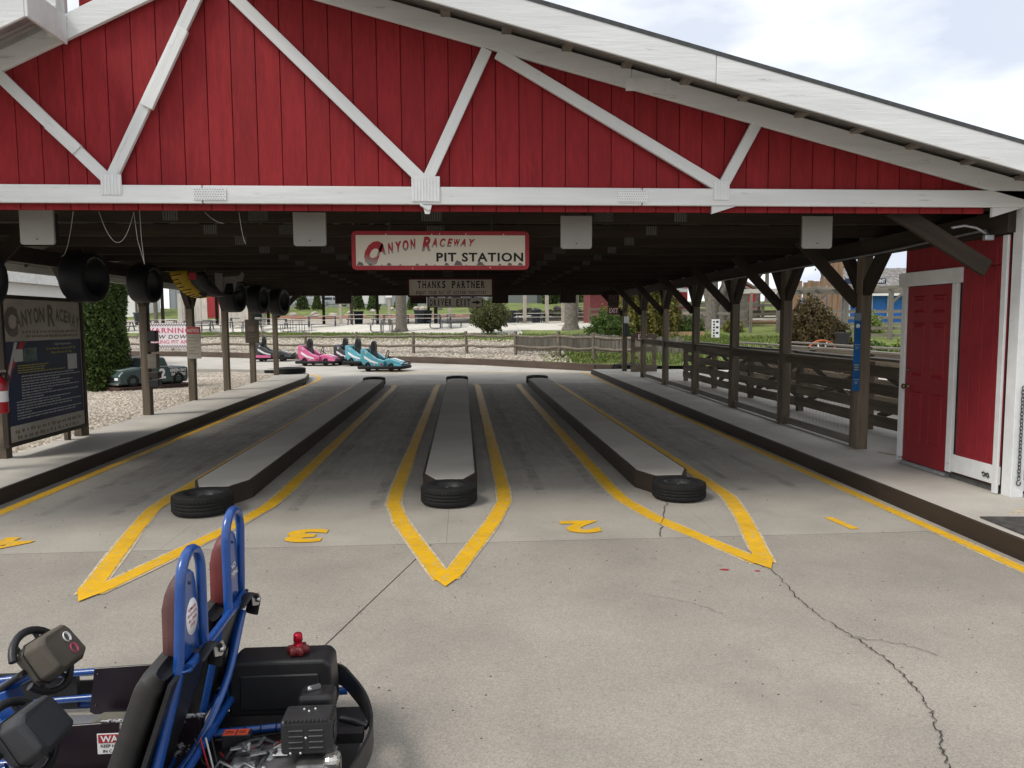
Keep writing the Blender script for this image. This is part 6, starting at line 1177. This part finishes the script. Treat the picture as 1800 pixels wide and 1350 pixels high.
# ---------------------------------------------------------------- far buildings and vehicles
def window(parent, x0, x1, z0, z1, y, tm=M_wht, pane=M_glass):
    o = B().box(x0, x1, y-.06, y-.005, z0, z1).build('window', tm, parent); B().box(x0+.1, x1-.1, y-.07, y-.061, z0+.1, z1-.1).build('pane', pane, o); return o
bl = thing('metal_building', (-20, 135, 5.5), 'long grey metal building on the hill behind the cars', 'building'); y = 128
B().box(-48, 8, y, y+20, 3.8, 14).build('wall', M_metalb, bl)
for k in range(60): B().box(-48+k*.95, -47.9+k*.95, y-.06, y-.001, 4, 14).build('cladding_rib', M_metalb, bl)
for x0, x1 in ((-21.5, -18.5), (-17.5, -15.2), (-30, -26), (-3, 0)): window(bl, x0, x1, 5.4, 8.2, y-.05)
def car(name, x, y, rz, m, label, van=False):
    z = zg(x, y); t = thing(name, (x, y, z), label, 'van' if van else 'car', 'vehicles parked by the metal building', rz); M = T(x, y, z) @ rot(z=rz); L_ = 2.9 if van else 2.3
    prof = [(-L_, .35), (L_, .35), (L_, .8), (L_*.78, 1.0), (L_*.6, 1.15), (L_*.42, 1.95), (-L_*.93, 2.0), (-L_, 1.8)] if van else [(-L_, .3), (L_, .3), (L_, .7), (L_*.55, .92), (L_*.25, 1.4), (-L_*.45, 1.42), (-L_*.75, 1.0), (-L_, .9)]
    o = B().prism(prof, -.9, .9, 'Y').build('body', m, t, M); add_bevel(o, .08, 2); zb = 1.25 if van else .95; zt2 = 1.75 if van else 1.3
    for x0, x1 in (((-.9, -.5), (-.45, 0), (.05, .42)) if van else ((-.55, -.1), (-.05, .3))): B().box(x0*L_, x1*L_, -.915, -.903, zb, zt2).build('window', M_glass, t, M)
    for sx in (-.62, .62):
        w = B(); tyre_mesh(w, .36, .24, T(sx*L_, -.80, .36) @ rot(x=R(90)), False, 16); w.build('wheel', M_rubber, t, M); w = B(); w.lathe([(.2, .05), (.12, .08), (.001, .08)], 12, T(sx*L_, -.9, .36) @ rot(x=R(90))); w.build('hub', M_galv, t, M)
car('parked_van', -13.2, 104, R(178), M_carwhite, 'long white van parked in front of the metal building', True); car('parked_car', -21.2, 108, R(180), M_carsilver, 'silver car left of the white van'); car('parked_car', -18.0, 109, 0, M_carsilver, 'silver car nearest the white van'); car('parked_car', -26.5, 108, 0, M_carwhite, 'white car left of the silver cars')
hs = thing('grey_house', (8.6, 98, 4), 'grey clapboard house with white gable trim beyond the boulders', 'house')
y = 96; B().prism([(5.6, 3.5), (9.6, 3.5), (9.6, 8), (7.6, 10), (5.6, 8)], y, y+8, 'Y').build('wall', M_house, hs); window(hs, 7.2, 8.1, 5.4, 7.6, y)
for a, b_ in (((5.3, 7.9), (7.6, 10.3)), ((7.6, 10.3), (9.9, 7.9))): timber('rake_trim', (a[0], y-.1, a[1]), (b_[0], y-.1, b_[1]), .15, .3, M_wht, hs, bev=0)
B().box(11.2, 13.3, y+.5, y+.6, 4, 7.2).build('porch', M_blkprint, hs); timber('porch_beam', (10.8, y, 7.4), (14, y, 7.4), .2, .3, M_wht, hs, bev=0); B().box(9.62, 15, y+1, y+8, 3.5, 9).build('wing_wall', M_house, hs)
# red shed with the hire sign
rs = thing('red_shed', (14, 66, 2), 'red shed with grey roof and white porch, lettered MULES FOR HIRE', 'shed')
B().box(10.9, 18.2, 60, 65, 1.9, 4.6).build('wall', M_redbarn, rs); B().add([(11.9, 58.2, 4.55), (17.6, 58.2, 4.3), (17.6, 62.6, 6.2), (11.2, 62.6, 6.2)], [(0, 1, 2, 3)]).build('roof', mat('shed_roof', (.16, .16, .165), .8), rs)
timber('eave_trim', (11.9, 58.15, 4.45), (17.6, 58.15, 4.2), .06, .25, M_wht, rs, bev=0); timber('rake_trim', (11.9, 58.1, 4.5), (10.9, 62.4, 6.2), .08, .25, M_wht, rs, bev=0); timber('rake_trim', (8.7, 58.8, 3.8), (10.9, 60, 5.9), .1, .25, M_wht, rs, bev=0)
for x in (9.0, 12.4, 13.2, 15.8, 16.6): timber('porch_post', (x, 58.4, 1.7), (x, 58.4, 4.35), .16, .16, M_wht if x > 12 else M_grey_wood, rs, bev=0)
B().box(13.4, 15.7, 59.9, 59.94, 2.9, 4.4).build('sign_panel', mat('shed_sign', (.09, .02, .022), .6), rs)
for s, z, h, w, x in (('MULES', 3.85, .42, 1.9, 14.45), ('FOR', 3.5, .22, .6, 14.7), ('HIRE', 3.0, .38, 1.6, 14.3)): text(s, M_wht, rs, T(x, 59.85, z) @ FRONT, h=h, w=w, bold=.02)
for k in range(4): B().box(12.3, 13.2, 58.5-.3*k, 58.8-.3*k, 1.6, 2.3-.17*k).build('step', M_grey_wood, rs)
B().box(11.5, 12.2, 59.9, 59.95, 2.0, 4.2).build('doorway', M_blkprint, rs)
for k in range(8): timber('porch_slat', (8.8, 58.5, 1.9+k*.2), (11.0, 58.5, 1.9+k*.2), .04, .05, M_grey_wood, rs, bev=0)
for z in (2.3, 2.75): timber('porch_rail', (13.2, 58.35, z), (16.6, 58.35, z), .06, .1, M_wht, rs, bev=0)
# blue building
bb_ = thing('blue_building', (23, 42, 1.2), 'blue building with shingled roof and white trim lettered CHECKPOINT', 'building'); y = 40.0; q = random.Random(6)
B().box(20.3, 27, y, y+4, .9, 3.2).build('wall', M_bluew, bb_)
B().add([(19.7, y-.6, 3.28), (27.6, y-.6, 3.28), (27, y+2.2, 4.75), (20.6, y+2.2, 4.75)], [(0, 1, 2, 3)]).build('roof_deck', M_shake, bb_)
for r_ in range(8):
    for c in range(22):
        t0 = r_/8; x = 19.7+.9*t0+(c+(r_ % 2)*.5)*.31; zz = 3.30+1.47*t0; yy = y-.62+2.8*t0; B().box(x, x+.285, 0, .40, 0, .035, T(0, yy, zz) @ rot(x=R(27)+q.uniform(-.06, .06))).build('shingle', M_shake, bb_) if x < 26.2 else None
timber('eave_trim', (19.7, y-.64, 3.2), (27.6, y-.64, 3.2), .06, .14, M_wht, bb_, bev=0); timber('sill', (20.25, y-.05, 1.98), (27, y-.05, 1.98), .12, .08, M_wht, bb_, bev=0); timber('base_trim', (20.25, y-.05, 1.3), (27, y-.05, 1.3), .06, .2, M_wht, bb_, bev=0)
for x in (20.36, 21.1, 22.35, 23.3, 24.4): timber('trim_board', (x, y-.04, 2.0), (x, y-.04, 3.15), .08, .1, M_wht, bb_, up=(0, 1, 0), bev=0)
B().box(20.7, 23.0, y-.3, y-.26, 3.78, 4.08).build('sign_panel', M_navy, bb_); text('CHECKPOINT', M_wht, bb_, T(22.35, y-.305, 3.85) @ FRONT, h=.17, w=1.15, bold=.03)
# arbor / pergola
pg = thing('grey_arbor', (16, 29.5, 1), 'weathered grey timber arbor in front of the blue building', 'arbor')
for x, y in ((14.7, 30.6), (15.9, 30.4), (17.5, 29.8), (19.2, 29.4)): timber('arbor_post', (x, y, .9), (x, y, 2.93), .15, .15, M_grey_wood, pg)
timber('arbor_beam', (13.8, 30.9, 3.02), (19.8, 29.2, 3.02), .06, .2, M_grey_wood, pg)
for k in range(9): x = 14+k*.68; y = 30.8-k*.2; timber('rafter', (x, y-.6, 3.16), (x, y+.9, 3.16), .05, .13, M_grey_wood, pg)
for x, y in ((14.7, 30.6), (17.5, 29.8)): timber('knee_brace', (x, y, 2.5), (x+.45, y-.1, 2.95), .05, .1, M_grey_wood, pg)
for z in (1.5, 1.2): timber('rail', (15.9, 30.35, z), (19.2, 29.35, z), .05, .12, M_grey_wood, pg)
pg2 = thing('garden_gate_arch', (14.6, 36.5, 1.1), 'pale open timber gate frame on the lawn', 'gate frame')
for x in (13.6, 14.9): timber('arbor_post', (x, 34.8, 1.0), (x, 34.8, 3.15), .12, .12, M_grey_wood, pg2)
timber('arbor_beam', (13.2, 34.8, 3.2), (15.8, 34.8, 3.25), .1, .2, M_tablew, pg2); timber('arbor_beam', (13.2, 35.2, 3.22), (15.8, 35.2, 3.27), .1, .16, M_tablew, pg2); timber('rail', (13.6, 34.8, 1.9), (14.9, 34.8, 1.9), .06, .1, M_tablew, pg2)
# rough slab wood palisade
ps_ = thing('slab_palisade', (16, 38, 1.5), 'tan slab wood palisade with jagged top behind the bronze bush', 'palisade'); q = random.Random(12); x = 17.1
while x < 19.8:
    w = q.uniform(.25, .45); h = 4.3+.5*math.sin(x*1.3)+q.uniform(-.15, .15)+(1.0 if x > 19.1 else 0); timber('slab_board', (x, 38.3, 1.0), (x+.03, 38.3, h), w-.02, .06, M_tanwood, ps_, up=(0, 1, 0), bev=0); x += w
# timber terraces, fences and sheds on the slope at the right
def rails(name, pts, label, hs_, m=M_grey_wood, seed=0):
    t = thing(name, (*pts[0], zg(*pts[0])), label, 'fence', 'rail fences on the slope')
    for i, (x, y) in enumerate(pts):
        z = zg(x, y); timber('fence_post', (x, y, z-.2), (x, y, z+max(hs_)+.12), .13, .13, m, t, bev=0)
        if i:
            X, Y_ = pts[i-1]; Z = zg(X, Y_)
            for h in hs_: timber('rail', (X, Y_-.08, Z+h), (x, y-.08, z+h), .05, .14, m, t, bev=0)
rails('slope_fence', [(8.6, 40), (10.5, 39.5), (12.4, 39), (14.2, 38.6)], 'grey rail fence on the slope behind the golden shrubs', (.4, .75, 1.1)); rails('slope_fence', [(9.6, 44), (12, 43.4), (14.5, 43), (17, 42.6)], 'higher grey rail fence further up the slope', (.4, .8, 1.15)); rails('slope_fence', [(14.3, 41.0), (16.5, 40.5), (19.5, 40)], 'dark rail fence left of the slab palisade', (.5, 1.0)); rails('slope_fence', [(8.2, 48), (10.4, 47.5), (12.6, 47.0)], 'highest brown fence on the slope', (.3, .6, .9), M_post)
pn_ = thing('timber_planter', (10, 33.6, 1), 'new timber planter box on the lawn behind the queue', 'planter')
for k in range(22): timber('plank', (9.0+k*.085, 33.2, .9), (9.0+k*.085, 33.2, 1.36), .1, .03, M_lumber, pn_, up=(0, 1, 0), bev=0)
B().box(8.98, 10.85, 33.22, 34.5, .85, 1.3).build('soil', M_earth, pn_); B().box(10.85, 10.89, 33.2, 34.5, .85, 1.36).build('end_board', M_lumber, pn_)
lk = thing('little_sign', (10.9, 31.8, 1), 'narrow white sign with black marks standing on the lawn', 'sign'); B().box(10.72, 11.06, 31.78, 31.82, 1.12, 1.9).build('face', M_wht, lk); 
for k in range(6): B().box(10.77, 10.85, 31.774, 31.779, 1.16+k*.12, 1.23+k*.12).build('mark', M_blkprint, lk); B().box(10.9, 11.01, 31.774, 31.779, 1.15+k*.12, 1.24+k*.12).build('mark', M_blkprint, lk) if k % 2 else None
timber('post', (10.89, 31.84, .9), (10.89, 31.84, 1.8), .06, .06, M_tablew, lk)
def hut(name, x, y, w, h, label, m, roofm):
    z = zg(x, y); t = thing(name, (x, y, z), label, 'shed', 'sheds on the slope'); B().prism([(x-w/2, z-.3), (x+w/2, z-.3), (x+w/2, z+h), (x, z+h+w*.28), (x-w/2, z+h)], y, y+w, 'Y').build('wall', m, t)
    for s in (-1, 1): timber('roof_slope', (x+s*(w/2+.25), y+w/2, z+h-.1), (x, y+w/2, z+h+w*.3), w+.5, .1, roofm, t, up=(0, 0, 1), bev=0); timber('rake_trim', (x+s*(w/2+.2), y-.05, z+h-.05), (x, y-.05, z+h+w*.3), .05, .16, M_wht, t, bev=0)
    B().box(x-.4, x+.4, y-.03, y-.005, z, z+1.9).build('door', m, t)
hut('slope_shed', 20.6, 54, 2.4, 2.2, 'red shed with white trim high on the slope', M_redbarn, M_shake); hut('slope_shed', 13.9, 37.4, 1.1, 1.9, 'narrow grey ticket hut beside the gate frame', M_grey_wood, M_shake); hut('slope_shed', 10.2, 51.5, 2.8, 2.4, 'dark red shed behind the forked tree', mat('dull_red', (.13, .03, .03), .7), M_shake)
rw = thing('log_retaining_wall', (12, 45.5, 1.4), 'log retaining wall across the slope', 'retaining wall')
for k in range(4): rough_rail('log', (8.6, 45.6, 1.35+k*.24), (14.0, 44.6, 1.35+k*.24), .13, rw, M_tanwood, 60+k, 0)
wh = thing('wagon_wheel', (11.6, 23.6, .2), 'orange rimmed wagon wheel half hidden behind the queue rails', 'wheel'); b = B(); b.tube([(11.6+.55*math.cos(a), 23.6, .64+.55*math.sin(a)) for a in np.linspace(0, 6.283, 25)[:-1]], .035, 6, True); b.build('rim', mat('orange_rim', (.35, .09, .03), .6), wh)
for k in range(10): a = k*.628; B().tube([(11.6, 23.6, .64), (11.6+.54*math.cos(a), 23.6, .64+.54*math.sin(a))], .022, 5).build('spoke', M_wht, wh)
kp = thing('black_kettle', (11.95, 23.0, .7), 'black kettle planter behind the queue rails', 'planter'); B().lathe([(.001, .75), (.15, .75), (.19, 1.05), (.21, 1.4), (.24, 1.45), (.21, 1.46)], 16, T(11.95, 23.0, 0)).build('pot', M_blk, kp)
# left background
for i, (x, y, m, lab) in enumerate(((-33, 84, ML_lime, 'loose green tree beyond the plaza far left'), (-46, 112, ML_lime, 'pale green tree behind the left posts'), (-36, 116, ML_bush, 'green tree left of the metal building'))): tree('far_tree', x, y, .22, 8, lab, m, 20+i, 20, .24, group='far trees', spread=1.3)
for i in range(9):
    x = 12+i*5.2+random.uniform(-1.5, 1.5); y = 78+random.uniform(-8, 14); tree('far_tree', x, y, .2, 9+random.uniform(-2, 2), 'thinly leaved spring tree, %s from the left on the right skyline' % ('first', 'second', 'third', 'fourth', 'fifth', 'sixth', 'seventh', 'eighth', 'last')[i], ML_lime, 40+i, 9, .16, group='far trees', spread=1.2, depth=3)
wf = thing('board_fence', (-26, 80, 2), 'pale tall board screens beyond the tables on the left', 'fence')
for k in range(14):
    if k in (5, 6): continue
    timber('screen_board', (-30+k*.62, 83, 2.0), (-30+k*.62, 83, 5.0+.2*(k % 3)), .58, .06, M_tablew, wf, up=(0, 1, 0), bev=0)
rbn = thing('red_barn', (-27, 96, 3), 'red barn wall behind the pale board screens', 'barn'); B().box(-31, -24, 92, 98, 2.5, 6.6).build('wall', M_redbarn, rbn); B().box(-31.2, -23.8, 91.9, 98.2, 6.61, 6.9).build('roof', M_wht, rbn)
gh = thing('glazed_house', (-46, 100, 3), 'white house with dark windows far left', 'house'); B().box(-54, -41, 98, 106, 2.2, 9).build('wall', M_wht, gh)
for k in range(4): window(gh, -53+k*3, -51+k*3, 3.2, 5.8, 98)
# denser growth and timber on the right slope
for i, (x, y, h, m, lab) in enumerate(((16.2, 46, 6.5, ML_lime, 'slender spring tree behind the ticket hut'), (19.6, 49, 7.5, ML_lime, 'slender spring tree behind the slab palisade'), (24.5, 50, 8, ML_lime, 'leafy spring tree behind the blue building roof'), (10.9, 55, 7, ML_lime, 'slender spring tree beside the dark red shed'), (15.0, 58, 8, ML_lime, 'bare spring tree right of the hire shed'))): tree('slope_tree', x, y, .14, h, lab, m, 70+i, 16, .12, group='trees on the slope', spread=1.0)
rails('slope_fence', [(12.2, 41.5), (14.2, 41.2), (16.4, 40.8), (18.2, 40.4)], 'brown rail fence below the ticket hut', (.3, .65, 1.0), M_post); rails('slope_fence', [(15.6, 36.2), (17.4, 35.6), (19.4, 35.0), (21.6, 34.4)], 'low grey fence in front of the blue building', (.25, .55, .85)); rails('slope_fence', [(11.2, 37.8), (12.0, 37.2), (13.2, 36.6)], 'short rail fence beside the forked tree', (.4, .8))
rw2 = thing('log_retaining_wall', (16, 38.5, 1.4), 'lower log retaining wall left of the slab palisade', 'retaining wall', None)
for k in range(3): rough_rail('log', (11.4, 39.4, 1.35+k*.22), (16.8, 38.2, 1.3+k*.22), .12, rw2, M_tanwood, 80+k, 0)
for i, (x, y, r0, h, m, lab) in enumerate(((11.3, 36.2, .5, .7, ML_bush, 'small green shrub at the foot of the forked tree'), (13.0, 35.4, .45, .6, ML_gold, 'small golden shrub under the pale gate frame'), (16.9, 34.2, .6, .8, ML_bush, 'green shrub in front of the slab palisade'), (18.6, 33.4, .6, .9, ML_lime, 'lime shrub under the right end of the arbor'))): shrub('low_shrub', x, y, r0, h, lab, m, 1600, .05)
